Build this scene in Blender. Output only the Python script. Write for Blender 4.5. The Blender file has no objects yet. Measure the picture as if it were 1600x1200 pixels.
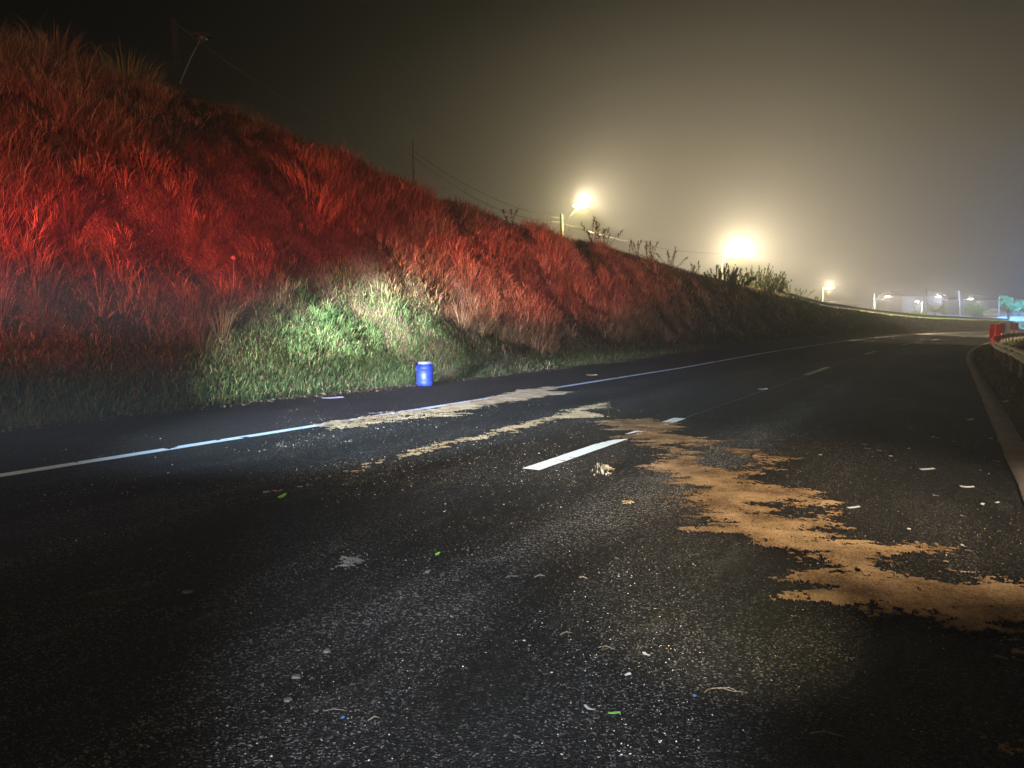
import bpy, math, random
import numpy as np
rnd = random.Random(7)
rs = np.random.RandomState(11)
scene = bpy.context.scene
C = scene.collection

# ------------------------------------------------------------------ camera
F, CH = 1200.0, 1.4                    # focal length in px of the 1600 px wide photo, camera height
XV, Y0 = 1487.0, 508.0                 # vanishing point of the straight road
PITCH = math.atan((600 - Y0) / F)
AZ = math.atan((XV - 800) / (F * math.cos(PITCH) + (600 - Y0) * math.sin(PITCH)))
FW = np.array([-math.sin(AZ) * math.cos(PITCH), math.cos(AZ) * math.cos(PITCH), -math.sin(PITCH)])
RT = np.array([math.cos(AZ), math.sin(AZ), 0.0])
UP = np.cross(RT, FW)
cam_data = bpy.data.cameras.new('camera')
cam = bpy.data.objects.new('camera', cam_data)
C.objects.link(cam)
cam.location = (0, 0, CH)
cam.rotation_euler = (math.pi / 2 - PITCH, 0, AZ)
cam_data.sensor_width = 36
cam_data.lens = 27.0
cam_data.clip_start = 0.05
cam_data.clip_end = 2000
scene.camera = cam

# ------------------------------------------------------------------ world, render settings
world = bpy.data.worlds.new('World')
scene.world = world
world.use_nodes = True
wn = world.node_tree
bg = wn.nodes['Background']
bg.inputs['Color'].default_value = (0.25, 0.3, 0.4, 1)      # overcast night, hardly any skylight
bg.inputs['Strength'].default_value = 0.0012
scene.view_settings.view_transform = 'Standard'
scene.view_settings.look = 'None'
scene.view_settings.exposure = 0
scene.view_settings.gamma = 1
scene.render.engine = 'CYCLES'
cy = scene.cycles
cy.use_denoising = True
cy.denoiser = 'OPENIMAGEDENOISE'
cy.max_bounces = 4
cy.diffuse_bounces = 2
cy.glossy_bounces = 2
cy.transmission_bounces = 2
cy.volume_bounces = 0
cy.transparent_max_bounces = 6
cy.sample_clamp_indirect = 2.0
cy.caustics_reflective = False
cy.caustics_refractive = False
cy.use_light_tree = True

def look(obj, target):
    from mathutils import Vector
    d = Vector(target) - obj.location
    obj.rotation_euler = d.to_track_quat('-Z', 'Y').to_euler()

def lamp(name, kind, loc, color, power, radius=0.05, target=None, angle=60, blend=1.0, scale=None, parent=None):
    l = bpy.data.lights.new(name, kind)
    l.color = color
    l.energy = power
    l.shadow_soft_size = radius
    if kind == 'SPOT':
        l.spot_size = math.radians(angle)
        l.spot_blend = blend
    o = bpy.data.objects.new(name, l)
    C.objects.link(o)
    o.location = loc
    if target is not None:
        look(o, target)
    if scale:
        o.scale = scale
    if parent:
        o.parent = parent
    return o

# hand torch, phone flash and vehicle beacons, plus fill spots added between them
TORCH = (-6.8, -1.8, 1.8)
SIDE = (2.6, -2.4, 1.65)
lamp('torch_beam', 'SPOT', TORCH, (0.80, 1.0, 0.90), 70000, 0.04, (-13.3, 16.2, 1.2), 15, 1.0)
lamp('torch_core', 'SPOT', TORCH, (0.88, 1.0, 1.0), 230000, 0.04, (-13.4, 16.25, 1.6), 8.5, 1.0)
lamp('torch_spill', 'SPOT', (-6.4, -2.5, 1.8), (1.0, 0.93, 0.80), 30000, 0.06, (-13.2, 25.0, 2.2), 19, 1.0, scale=(1.25, 1, 1))
lamp('drum_fill', 'SPOT', SIDE, (0.9, 0.97, 0.95), 30000, 0.08, (-10.7, 14.4, 0.45), 8.5, 1.0)  # narrow spot added on the right, only to light the drum
lamp('phone_flash', 'SPOT', (0.8, -1.5, 2.0), (0.84, 0.90, 1.0), 3700, 0.02, (-2.2, 3.7, 0), 31, 1.0)
lamp('marking_fill', 'SPOT', (-4.8, -7.0, 1.5), (0.60, 0.80, 1.0), 150000, 0.05, (-7.6, 12.0, 0.0), 6.2, 1.0, scale=(4.6, 1, 1))  # unseen spot added to brighten the edge line and left lane
lamp('marking_fill', 'SPOT', (-3.4, -7.0, 1.4), (0.56, 0.78, 1.0), 42000, 0.05, (-3.1, 11.0, 0.0), 5.5, 1.0, scale=(2.6, 1, 1))  # second added spot, brightens the nearest lane dash
lamp('kerb_fill', 'SPOT', (1.6, -3.0, 1.2), (1.0, 0.55, 0.45), 900, 0.06, (1.2, 11.0, 0.2), 16, 1.0)  # weak reddish spot added so the kerb shows
lamp('warm_pool_fill', 'SPOT', (0.6, 0.9, 2.2), (1.0, 0.83, 0.50), 2100, 0.05, (-1.05, 3.75, 0), 24, 1.0)  # added spot that throws the yellow pool on the near asphalt
lamp('sawdust_fill', 'SPOT', (3.2, 4.2, 5.0), (1.0, 0.80, 0.55), 6200, 0.08, (-1.6, 6.9, 0.0), 52, 1.0)  # unseen spot added to brighten the sawdust fan
lamp('bank_fill', 'SPOT', (4.0, -14.0, 6.5), (1.0, 0.80, 0.46), 11500, 0.2, (-18.5, 22.0, 7.0), 60, 1.0, scale=(1.6, 1, 1))  # broad warm fill added to lift the upper bank
RED = (1.0, 0.02, 0.045)
RC = (-8.2, 0.2, 2.3)          # beacons of a vehicle parked on the shoulder, just outside the left edge of the photo
lamp('red_beacon', 'SPOT', RC, RED, 7000, 0.05, (-14.6, 8.6, 3.4), 42, 1.0, scale=(2.2, 1, 1))
lamp('red_beacon', 'SPOT', RC, (1.0, 0.045, 0.04), 21000, 0.05, (-15.5, 15.5, 4.2), 19, 1.0, scale=(2.0, 1, 1))
lamp('red_beacon', 'SPOT', (-7.0, 0.0, 2.3), (1.0, 0.06, 0.035), 125000, 0.05, (-14.3, 27.5, 3.6), 11, 1.0, scale=(1.6, 1, 1))
lamp('red_beacon', 'SPOT', (1.4, -3.0, 1.6), (1.0, 0.03, 0.05), 30000, 0.06, (3.2, 55.0, 1.2), 6, 0.8)
lamp('blue_beacon', 'SPOT', (-7.6, 0.0, 2.2), (0.50, 0.12, 1.0), 9000, 0.06, (-10.6, 26.0, 1.0), 32, 0.8)

# ------------------------------------------------------------------ helpers
def tag(o, label=None, cat=None, group=None, kind=None):
    if label: o['label'] = label
    if cat: o['category'] = cat
    if group: o['group'] = group
    if kind: o['kind'] = kind
    return o

def empty(name, loc, rz=0, **k):
    o = bpy.data.objects.new(name, None)
    C.objects.link(o)
    o.location = loc
    o.rotation_euler = (0, 0, rz)
    o.empty_display_size = 0.1
    return tag(o, **k)

def mesh_np(name, verts, faces, mat, parent=None, smooth=False, colors=None):
    """verts (N,3) array, faces: list of lists or an (M,k) array"""
    me = bpy.data.meshes.new(name)
    verts = np.asarray(verts, dtype=np.float32)
    if isinstance(faces, np.ndarray):
        faces = faces.astype(np.int32)
        M, k = faces.shape
        me.vertices.add(len(verts)); me.vertices.foreach_set('co', verts.ravel())
        me.loops.add(M * k); me.loops.foreach_set('vertex_index', faces.ravel())
        me.polygons.add(M)
        me.polygons.foreach_set('loop_start', np.arange(M, dtype=np.int32) * k)
        me.polygons.foreach_set('loop_total', np.full(M, k, dtype=np.int32))
        me.update(calc_edges=True)
    else:
        me.from_pydata([tuple(map(float, v)) for v in verts], [], faces)
        me.update()
    if colors is not None:
        a = me.color_attributes.new('tint', 'FLOAT_COLOR', 'POINT')
        c = np.ones((len(verts), 4), np.float32); c[:, :3] = colors
        a.data.foreach_set('color', c.ravel())
    if smooth:
        me.polygons.foreach_set('use_smooth', np.ones(len(me.polygons), bool))
    if mat: me.materials.append(mat)
    me.validate()
    o = bpy.data.objects.new(name, me)
    C.objects.link(o)
    if parent: o.parent = parent
    return o

class MB:
    def __init__(s): s.v = []; s.f = []
    def add(s, vs, fs):
        n = len(s.v); s.v += [tuple(v) for v in vs]; s.f += [[n + i for i in f] for f in fs]
    def box(s, c, d, rz=0, rx=0):
        cx, cy, cz = c; dx, dy, dz = [q / 2 for q in d]
        ca, sa = math.cos(rz), math.sin(rz); cb, sb = math.cos(rx), math.sin(rx)
        vs = []
        for z in (-dz, dz):
            for x, y in ((-dx, -dy), (dx, -dy), (dx, dy), (-dx, dy)):
                y2, z2 = y * cb - z * sb, y * sb + z * cb
                vs.append((cx + x * ca - y2 * sa, cy + x * sa + y2 * ca, cz + z2))
        s.add(vs, [[3, 2, 1, 0], [4, 5, 6, 7], [0, 1, 5, 4], [1, 2, 6, 5], [2, 3, 7, 6], [3, 0, 4, 7]])
    def tube(s, pts, rads, n=8, cap=True):
        pts = [np.array(p, float) for p in pts]
        if not hasattr(rads, '__len__'): rads = [rads] * len(pts)
        base = len(s.v)
        for i, p in enumerate(pts):
            t = pts[min(i + 1, len(pts) - 1)] - pts[max(i - 1, 0)]
            t /= (np.linalg.norm(t) + 1e-9)
            a = np.array([0, 0, 1.0]) if abs(t[2]) < .9 else np.array([1.0, 0, 0])
            u = np.cross(t, a); u /= np.linalg.norm(u); w = np.cross(t, u)
            for k in range(n):
                q = 2 * math.pi * k / n
                s.v.append(tuple(p + rads[i] * (u * math.cos(q) + w * math.sin(q))))
        for i in range(len(pts) - 1):
            for k in range(n):
                a0 = base + i * n + k; a1 = base + i * n + (k + 1) % n
                s.f.append([a0, a1, a1 + n, a0 + n])
        if cap:
            s.f.append([base + k for k in range(n)])
            s.f.append([base + (len(pts) - 1) * n + k for k in reversed(range(n))])
    def lathe(s, prof, n=32, c=(0, 0, 0)):
        base = len(s.v)
        for r, z in prof:
            for k in range(n):
                q = 2 * math.pi * k / n
                s.v.append((c[0] + r * math.cos(q), c[1] + r * math.sin(q), c[2] + z))
        for i in range(len(prof) - 1):
            for k in range(n):
                a0 = base + i * n + k; a1 = base + i * n + (k + 1) % n
                s.f.append([a0, a1, a1 + n, a0 + n])
        s.f.append([base + k for k in reversed(range(n))])
        s.f.append([base + (len(prof) - 1) * n + k for k in range(n)])
    def build(s, name, mat, parent=None, smooth=False):
        return mesh_np(name, np.array(s.v), s.f, mat, parent, smooth)

def hsh(ix, iy, seed=0):
    n = (ix.astype(np.int64) * 374761393 + iy.astype(np.int64) * 668265263 + seed * 982451653) & 0x7fffffff
    n = ((n ^ (n >> 13)) * 1274126177) & 0x7fffffff
    return ((n ^ (n >> 16)) & 0xffff) / 65535.0

def vnoise(x, y, seed=0):
    x = np.asarray(x, float); y = np.asarray(y, float)
    ix = np.floor(x); iy = np.floor(y); fx = x - ix; fy = y - iy
    fx = fx * fx * (3 - 2 * fx); fy = fy * fy * (3 - 2 * fy)
    ix = ix.astype(np.int64); iy = iy.astype(np.int64)
    a = hsh(ix, iy, seed); b = hsh(ix + 1, iy, seed); c = hsh(ix, iy + 1, seed); d = hsh(ix + 1, iy + 1, seed)
    return (a * (1 - fx) + b * fx) * (1 - fy) + (c * (1 - fx) + d * fx) * fy

def fbm(x, y, seed=0, octs=4):
    t = 0; a = .5
    for i in range(octs):
        t = t + a * vnoise(np.asarray(x) * 2 ** i, np.asarray(y) * 2 ** i, seed + i * 17); a *= .5
    return t / (1 - .5 ** octs)

# ------------------------------------------------------------------ the road's layout
S0, RAD, ARC = 32.0, 380.0, 75.0
def off(s):
    a = np.maximum(0, np.asarray(s, float) - S0); b = np.minimum(a, ARC)
    return b * b / 2 / RAD + np.maximum(0, a - ARC) * ARC / RAD
def ang(s): return np.clip(np.asarray(s, float) - S0, 0, ARC) / RAD
def sup(s, p): return np.clip((np.asarray(s, float) - 25) / 60, 0, 1) * 0.05 * np.clip(0.6 - np.asarray(p, float), -6, 19)
HS = [-60, 10, 15, 18.5, 23, 28.5, 39, 52, 65, 80, 98, 118, 160, 500]
HV = [7.2, 7.4, 8.0, 7.3, 6.25, 5.65, 5.3, 4.3, 3.65, 2.35, 1.9, 1.5, 1.42, 1.5]
def rimh(s):
    s = np.asarray(s, float)
    return (np.interp(s - 1.5, HS, HV) + np.interp(s, HS, HV) + np.interp(s + 1.5, HS, HV)) / 3
P_L, P_R, P_EDGE, P_DASH = -11.2, 0.55, -7.65, -3.5
def bump_amp(s): return np.clip(rimh(s) / 8, .15, 1)
def elev(s, p):
    """terrain height (without superelevation) at road coordinates"""
    s = np.asarray(s, float); p = np.asarray(p, float)
    H = rimh(s)
    toe = P_L - 0.12 * (fbm(s * 1.3, s * 0, 5) - .5)
    u = (toe - p) / H
    uc = np.clip(u, 0, 1)
    prof = H * (uc + 0.07 * np.sin(uc * math.pi * 2) * -1)
    prof = np.where(u > 1, H + np.minimum((u - 1) * H * 0.02, .5), prof)
    und = (fbm(s * .45 + 3, p * .45, 21, 4) - .5) * 1.5 + (fbm(s * 1.5, p * 1.5, 31, 3) - .5) * .7
    und = und * np.clip(u * 3, 0, 1) * np.clip((1.12 - u) * 1.6, 0.0, 1) * bump_amp(s)
    # erosion hollow right of the drum
    hol = np.exp(-(((s - 21.5 - (u - .4) * -7) / 1.7) ** 2 + ((u - .42) / .22) ** 2)) * .8
    z = prof + und - hol
    right = np.maximum(0, p - (P_R + .3))
    zr = -0.05 - np.minimum(right * .03, .6) + (fbm(s * .8, p * .8, 77) - .5) * .22 * np.clip(right, 0, 1)
    z = np.where(p > P_R, zr, z)
    return np.where((p <= P_R) & (p > P_L), 0.0, z)
def W(s, p, z=0):
    s = np.asarray(s, float); p = np.asarray(p, float)
    return np.stack([off(s) + p * np.cos(ang(s)), s - p * np.sin(ang(s)), z + sup(s, p)], -1)
def ray(x, y):
    v = FW * F + RT * (x - 800) - UP * (y - 600)
    return v
def road_pt(x, y):
    v = ray(x, y); t = -CH / v[2]
    return v[0] * t, v[1] * t
def at(x, y, D):
    """world point seen at photo pixel x,y at depth D metres"""
    v = ray(x, y) * (D / F)
    return np.array([v[0], v[1], v[2] + CH])

# ------------------------------------------------------------------ materials
def mat(name, color, rough=.6, metal=0, emit=None, estr=0, spec=.5):
    m = bpy.data.materials.new(name); m.use_nodes = True
    b = m.node_tree.nodes['Principled BSDF']
    b.inputs['Base Color'].default_value = (*color, 1)
    b.inputs['Roughness'].default_value = rough
    b.inputs['Metallic'].default_value = metal
    b.inputs['Specular IOR Level'].default_value = spec
    if emit:
        b.inputs['Emission Color'].default_value = (*emit, 1)
        b.inputs['Emission Strength'].default_value = estr
    return m

def nd(m, typ, **kw):
    n = m.node_tree.nodes.new(typ)
    for k, v in kw.items():
        if k in n.inputs: n.inputs[k].default_value = v
        else: setattr(n, k, v)
    return n

def noisy(name, c1, c2, scale, rough=(.6, .9), bump=.3, bdist=.02, detail=6, fine=None, metal=0, spec=.4):
    m = mat(name, c1, metal=metal, spec=spec)
    L = m.node_tree.links.new; b = m.node_tree.nodes['Principled BSDF']
    tc = nd(m, 'ShaderNodeTexCoord')
    n1 = nd(m, 'ShaderNodeTexNoise', Scale=scale, Detail=detail, Roughness=.65)
    L(tc.outputs['Object'], n1.inputs['Vector'])
    r = nd(m, 'ShaderNodeValToRGB')
    r.color_ramp.elements[0].position = .35; r.color_ramp.elements[0].color = (*c1, 1)
    r.color_ramp.elements[1].position = .65; r.color_ramp.elements[1].color = (*c2, 1)
    L(n1.outputs['Fac'], r.inputs['Fac']); L(r.outputs['Color'], b.inputs['Base Color'])
    mr = nd(m, 'ShaderNodeMapRange'); mr.inputs['To Min'].default_value = rough[0]; mr.inputs['To Max'].default_value = rough[1]
    L(n1.outputs['Fac'], mr.inputs['Value']); L(mr.outputs['Result'], b.inputs['Roughness'])
    n2 = nd(m, 'ShaderNodeTexNoise', Scale=fine or scale * 6, Detail=4)
    L(tc.outputs['Object'], n2.inputs['Vector'])
    bp = nd(m, 'ShaderNodeBump', Strength=bump, Distance=bdist)
    L(n2.outputs['Fac'], bp.inputs['Height']); L(bp.outputs['Normal'], b.inputs['Normal'])
    return m

def asphalt(name, dark, light, seed, speck=1.0):
    m = mat(name, dark, .6, spec=.16)
    nt = m.node_tree; L = nt.links.new; b = nt.nodes['Principled BSDF']
    tc = nd(m, 'ShaderNodeTexCoord')
    mp = nd(m, 'ShaderNodeMapping'); mp.inputs['Location'].default_value = (seed, seed * 2, 0)
    L(tc.outputs['Object'], mp.inputs['Vector'])
    # broad wear, stretched along the traffic
    ms = nd(m, 'ShaderNodeMapping'); ms.inputs['Scale'].default_value = (1, .22, 1)
    L(mp.outputs['Vector'], ms.inputs['Vector'])
    nw = nd(m, 'ShaderNodeTexNoise', Scale=1.3, Detail=9, Roughness=.72)
    L(ms.outputs['Vector'], nw.inputs['Vector'])
    rw = nd(m, 'ShaderNodeValToRGB')
    rw.color_ramp.elements[0].position = .38; rw.color_ramp.elements[0].color = (*dark, 1)
    rw.color_ramp.elements[1].position = .64; rw.color_ramp.elements[1].color = (*light, 1)
    L(nw.outputs['Fac'], rw.inputs['Fac'])
    # wheel paths, polished and dusty
    sx = nd(m, 'ShaderNodeSeparateXYZ'); L(tc.outputs['Object'], sx.inputs[0])
    nwp = nd(m, 'ShaderNodeTexNoise', Scale=.8, Detail=5); L(ms.outputs['Vector'], nwp.inputs['Vector'])
    wob = nd(m, 'ShaderNodeMath', operation='MULTIPLY_ADD'); wob.inputs[1].default_value = .9; L(nwp.outputs['Fac'], wob.inputs[0]); L(sx.outputs['X'], wob.inputs[2])
    fac = None
    for (pc, hw, amt) in ((-1.70, .30, 2.2), (-4.75, .45, .9), (-6.6, .3, .5)):
        a1 = nd(m, 'ShaderNodeMath', operation='SUBTRACT'); a1.inputs[1].default_value = pc; L(wob.outputs[0], a1.inputs[0])
        a2 = nd(m, 'ShaderNodeMath', operation='ABSOLUTE'); L(a1.outputs[0], a2.inputs[0])
        a3 = nd(m, 'ShaderNodeMapRange'); a3.interpolation_type = 'SMOOTHSTEP'; a3.inputs['From Min'].default_value = hw * 1.7; a3.inputs['From Max'].default_value = hw * .3
        a3.inputs['To Min'].default_value = 0 if fac else 1; a3.inputs['To Max'].default_value = amt if fac else 1 + amt; L(a2.outputs[0], a3.inputs['Value'])
        if fac is None: fac = a3.outputs[0]
        else:
            a4 = nd(m, 'ShaderNodeMath', operation='ADD'); L(fac, a4.inputs[0]); L(a3.outputs[0], a4.inputs[1]); fac = a4.outputs[0]
    wm = nd(m, 'ShaderNodeVectorMath', operation='SCALE'); L(rw.outputs['Color'], wm.inputs[0]); L(fac, wm.inputs['Scale'])
    # aggregate
    vo = nd(m, 'ShaderNodeTexVoronoi', Scale=115)
    L(mp.outputs['Vector'], vo.inputs['Vector'])
    sep = nd(m, 'ShaderNodeSeparateColor'); L(vo.outputs['Color'], sep.inputs['Color'])
    ra = nd(m, 'ShaderNodeValToRGB')
    e = ra.color_ramp.elements; e[0].position = .0; e[0].color = (.12, .12, .12, 1); e[1].position = .72; e[1].color = (.9, .9, .9, 1)
    e2 = e.new(.86); e2.color = (3.0 * speck, 2.9 * speck, 2.7 * speck, 1); e3 = e.new(.985); e3.color = (9 * speck, 8.6 * speck, 8 * speck, 1)
    L(sep.outputs['Red'], ra.inputs['Fac'])
    mx = nd(m, 'ShaderNodeMix'); mx.data_type = 'RGBA'; mx.blend_type = 'MULTIPLY'; mx.inputs['Factor'].default_value = 1
    L(wm.outputs[0], mx.inputs[6]); L(ra.outputs['Color'], mx.inputs[7])
    # scattered pale dust specks
    vo2 = nd(m, 'ShaderNodeTexVoronoi', Scale=42); L(mp.outputs['Vector'], vo2.inputs['Vector'])
    sep2 = nd(m, 'ShaderNodeSeparateColor'); L(vo2.outputs['Color'], sep2.inputs['Color'])
    th = nd(m, 'ShaderNodeMath', operation='GREATER_THAN'); th.inputs[1].default_value = .955; L(sep2.outputs['Green'], th.inputs[0])
    dd = nd(m, 'ShaderNodeMath', operation='LESS_THAN'); dd.inputs[1].default_value = .22; L(vo2.outputs['Distance'], dd.inputs[0])
    npt = nd(m, 'ShaderNodeTexNoise', Scale=1.6, Detail=4); L(mp.outputs['Vector'], npt.inputs['Vector'])
    tp = nd(m, 'ShaderNodeMath', operation='GREATER_THAN'); tp.inputs[1].default_value = .47; L(npt.outputs['Fac'], tp.inputs[0])
    m1 = nd(m, 'ShaderNodeMath', operation='MULTIPLY'); L(th.outputs[0], m1.inputs[0]); L(dd.outputs[0], m1.inputs[1])
    m2 = nd(m, 'ShaderNodeMath', operation='MULTIPLY'); L(m1.outputs[0], m2.inputs[0]); L(tp.outputs[0], m2.inputs[1])
    mx2 = nd(m, 'ShaderNodeMix'); mx2.data_type = 'RGBA'
    L(m2.outputs[0], mx2.inputs['Factor']); L(mx.outputs[2], mx2.inputs[6]); mx2.inputs[7].default_value = (.16 * speck, .145 * speck, .12 * speck, 1)
    md = nd(m, 'ShaderNodeMapping'); md.inputs['Scale'].default_value = (1.6, .5, 1); md.inputs['Rotation'].default_value = (0, 0, .25); L(mp.outputs['Vector'], md.inputs['Vector'])
    ndt = nd(m, 'ShaderNodeTexNoise', Scale=1.9, Detail=10, Roughness=.75); L(md.outputs['Vector'], ndt.inputs['Vector'])
    rd = nd(m, 'ShaderNodeMapRange'); rd.inputs['From Min'].default_value = .56; rd.inputs['From Max'].default_value = .74; rd.inputs['To Max'].default_value = .75
    L(ndt.outputs['Fac'], rd.inputs['Value'])
    gr = nd(m, 'ShaderNodeMath', operation='MULTIPLY'); L(rd.outputs['Result'], gr.inputs[0]); L(sep.outputs['Green'], gr.inputs[1])
    mx3 = nd(m, 'ShaderNodeMix'); mx3.data_type = 'RGBA'; L(gr.outputs[0], mx3.inputs['Factor']); L(mx2.outputs[2], mx3.inputs[6]); mx3.inputs[7].default_value = (.13, .12, .11, 1)
    L(mx3.outputs[2], b.inputs['Base Color'])
    mr = nd(m, 'ShaderNodeMapRange'); mr.inputs['From Min'].default_value = .3; mr.inputs['From Max'].default_value = .7
    mr.inputs['To Min'].default_value = .62; mr.inputs['To Max'].default_value = .92
    L(nw.outputs['Fac'], mr.inputs['Value']); L(mr.outputs['Result'], b.inputs['Roughness'])
    nb = nd(m, 'ShaderNodeTexNoise', Scale=60, Detail=5, Roughness=.7); L(mp.outputs['Vector'], nb.inputs['Vector'])
    ad = nd(m, 'ShaderNodeMath', operation='ADD'); L(nb.outputs['Fac'], ad.inputs[0]); L(vo.outputs['Distance'], ad.inputs[1])
    bp = nd(m, 'ShaderNodeBump', Strength=1.0, Distance=.035)
    L(ad.outputs[0], bp.inputs['Height']); L(bp.outputs['Normal'], b.inputs['Normal'])
    return m

M_asph = asphalt('asphalt', (.0022, .0023, .0027), (.021, .0215, .023), 0)
M_shoulder = asphalt('shoulder_asphalt', (.022, .018, .016), (.048, .041, .036), 40, .45)
M_paint = noisy('road_paint', (.60, .76, .92), (.74, .87, .98), 18, (.5, .7), .3, .004, spec=.3)  # blue of the retroreflected light is put into the white paint's colour
M_paint_old = noisy('worn_road_paint', (.30, .29, .27), (.46, .44, .42), 14, (.5, .7), .3, .004)
M_earth = noisy('red_earth', (.055, .034, .022), (.13, .082, .052), 1.7, (.85, 1), .9, .08, fine=14)
M_kerb = noisy('concrete_kerb', (.17, .145, .135), (.26, .225, .21), 2.5, (.8, .95), .5, .01, fine=50)
M_galv = noisy('galvanised_steel', (.34, .33, .31), (.46, .45, .43), 9, (.35, .6), .1, .003, metal=.6)
M_post = noisy('weathered_post', (.22, .2, .18), (.34, .32, .29), 8, (.7, .9), .2, .004)
M_conc = noisy('pole_concrete', (.28, .26, .22), (.40, .38, .33), 3, (.8, .95), .3, .01)
M_wood = noisy('dark_pole', (.018, .017, .016), (.035, .03, .028), 4, (.8, .95), .3, .01)
M_blue = noisy('blue_plastic', (.008, .022, .24), (.02, .045, .36), 7, (.32, .62), .15, .004, fine=40, spec=.55)
M_lid = mat('grey_lid_plastic', (.17, .19, .32), .4)
M_rub = mat('ring_steel', (.3, .3, .32), .35, .8)
M_red = mat('red_reflective_sheet', (.95, .06, .10), .35)
M_reddark = mat('dark_board', (.05, .02, .03), .5)
M_wire = mat('cable', (.16, .15, .14), .6)
M_housing = mat('lamp_housing', (.25, .25, .25), .5, .3)

def grass_mat(name, tr=.4, rough=.7):
    m = bpy.data.materials.new(name); m.use_nodes = True
    nt = m.node_tree; nt.nodes.clear(); L = nt.links.new
    o = nd(m, 'ShaderNodeOutputMaterial'); mix = nd(m, 'ShaderNodeMixShader'); mix.inputs[0].default_value = tr
    d = nd(m, 'ShaderNodeBsdfDiffuse'); t = nd(m, 'ShaderNodeBsdfTranslucent')
    a = nd(m, 'ShaderNodeAttribute'); a.attribute_name = 'tint'
    L(a.outputs['Color'], d.inputs['Color']); L(a.outputs['Color'], t.inputs['Color'])
    L(d.outputs[0], mix.inputs[1]); L(t.outputs[0], mix.inputs[2]); L(mix.outputs[0], o.inputs[0])
    return m
M_grass = grass_mat('grass_blades', .38)

# ------------------------------------------------------------------ ground, road, kerb (structure)
sg = np.concatenate([np.arange(-60, -2, 2.0), np.arange(-2, 45, .35), np.arange(45, 120, 1.0), np.arange(120, 200, 4.0), np.arange(200, 520, 20.0)])
cols = []
right_p = [260, 150, 90, 50, 30, 20, 14, 10, 8, 6.5, 5.5, 4.8, 4.2, 3.7, 3.2, 2.8, 2.4, 2.0, 1.7, 1.4, 1.15, .95, .8, .56]
mid_p = [.5, -1.5, -4, -7, -9.5, -10.7, -10.85, -11.0]
pl = []
for s in sg:
    H = float(rimh(s))
    left = [P_L - .02] + [P_L - H * u for u in np.linspace(.01, 1.05, 42)] + [P_L - H * 1.05 - q for q in (.6, 1.4, 2.6, 4.5, 8, 14, 25, 45, 90, 180, 300)]
    pl.append(right_p + mid_p + left)
pg = np.array(pl); sgg = np.repeat(sg[:, None], pg.shape[1], 1)
zz = elev(sgg, pg)
zz = np.where((pg < P_R) & (pg > P_L + .4), -.06, np.where((pg < P_R) & (pg > P_L), -.025, zz))
V = W(sgg, pg, zz)
ns, npp = pg.shape
idx = np.arange(ns * npp).reshape(ns, npp)
Fq = np.stack([idx[:-1, :-1], idx[1:, :-1], idx[1:, 1:], idx[:-1, 1:]], -1).reshape(-1, 4)
tag(mesh_np('ground', V.reshape(-1, 3), Fq, M_earth, smooth=True), kind='structure')

def ribbon(name, s0, s1, pa, pb, z, m, ds=1.0, parent=None, jag=0, th=None, seed=0, jag_a=0):
    ss = np.arange(s0, s1 + ds * .5, ds)
    a = np.full(len(ss), pa, float); b = np.full(len(ss), pb, float)
    if jag:
        a = a + (fbm(ss * 6, ss * 0, seed) - .5) * jag; b = b + (fbm(ss * 6, ss * 0 + 9, seed) - .5) * jag
    if jag_a: a = a + (fbm(ss * 2.2, ss * 0, seed + 3, 5) - .5) * jag_a
    if th is None:
        v = np.concatenate([W(ss, a, z), W(ss, b, z)]); n = len(ss)
        f = np.array([[i, n + i, n + i + 1, i + 1] for i in range(n - 1)])
        if pb < pa: f = f[:, ::-1]
    else:
        n = len(ss)
        v = np.concatenate([W(ss, a, z), W(ss, b, z), W(ss, b, z - th), W(ss, a, z - th)])
        f = []
        for i in range(n - 1):
            for k in range(4):
                k2 = (k + 1) % 4
                f.append([k * n + i, k2 * n + i, k2 * n + i + 1, k * n + i + 1])
        f.append([0, 3 * n, 2 * n, n]); f.append([n - 1, 2 * n - 1, 3 * n - 1, 4 * n - 1])
        f = np.array(f)
    return mesh_np(name, v, f, m, parent)

tag(ribbon('road', -30, 330, P_EDGE, P_R, 0.0, M_asph, 2.0), kind='structure')
sh = ribbon('road_shoulder', -30, 330, P_L + .08, P_EDGE, 0.0, M_shoulder, .12, jag_a=.34)
tag(sh, kind='structure')
k = ribbon('kerb', -10, 200, P_R, P_R + .24, .03, M_kerb, .6, jag=.03, th=.16, seed=3)
tag(k, kind='structure')

# painted lines (on the road surface)
def chipped(name, s0, s1, pc, w, m, ds, seed, chip=.5, z=.004, holes=()):
    """a painted strip as small cells with chips missing at its edges"""
    ss = np.arange(s0, s1, ds); ncol = max(4, int(w / .016)) if s1 - s0 < 40 else 4
    pp = np.linspace(pc - w / 2, pc + w / 2, ncol + 1)
    S, P = np.meshgrid(ss, pp, indexing='ij')
    Sj = S + 0; Pj = P + (fbm(S * 9, P * 9, seed) - .5) * .012
    v = W(Sj, Pj, z).reshape(-1, 3)
    idn = np.arange(S.size).reshape(S.shape)
    cs = S[:-1, :-1] + ds / 2; cp = P[:-1, :-1]
    keep = fbm(cs * 5, cp * 11, seed + 4, 4) < (1 - chip * .36)
    for (h0, h1, k0, k1) in holes:
        keep &= ~((cs > h0 + (cp - pc) * k0) & (cs < h1 + (cp - pc) * k1))
    f = np.stack([idn[:-1, :-1], idn[:-1, 1:], idn[1:, 1:], idn[1:, :-1]], -1)[keep]
    return mesh_np(name, v, f, m)
eA = chipped('edge_line', -4, 40, P_EDGE, .17, M_paint, .03, 5, .72, holes=((9.0, 9.3, 1, 2), (10.35, 10.38, 0, 0)))
tag(eA, kind='structure')
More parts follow.
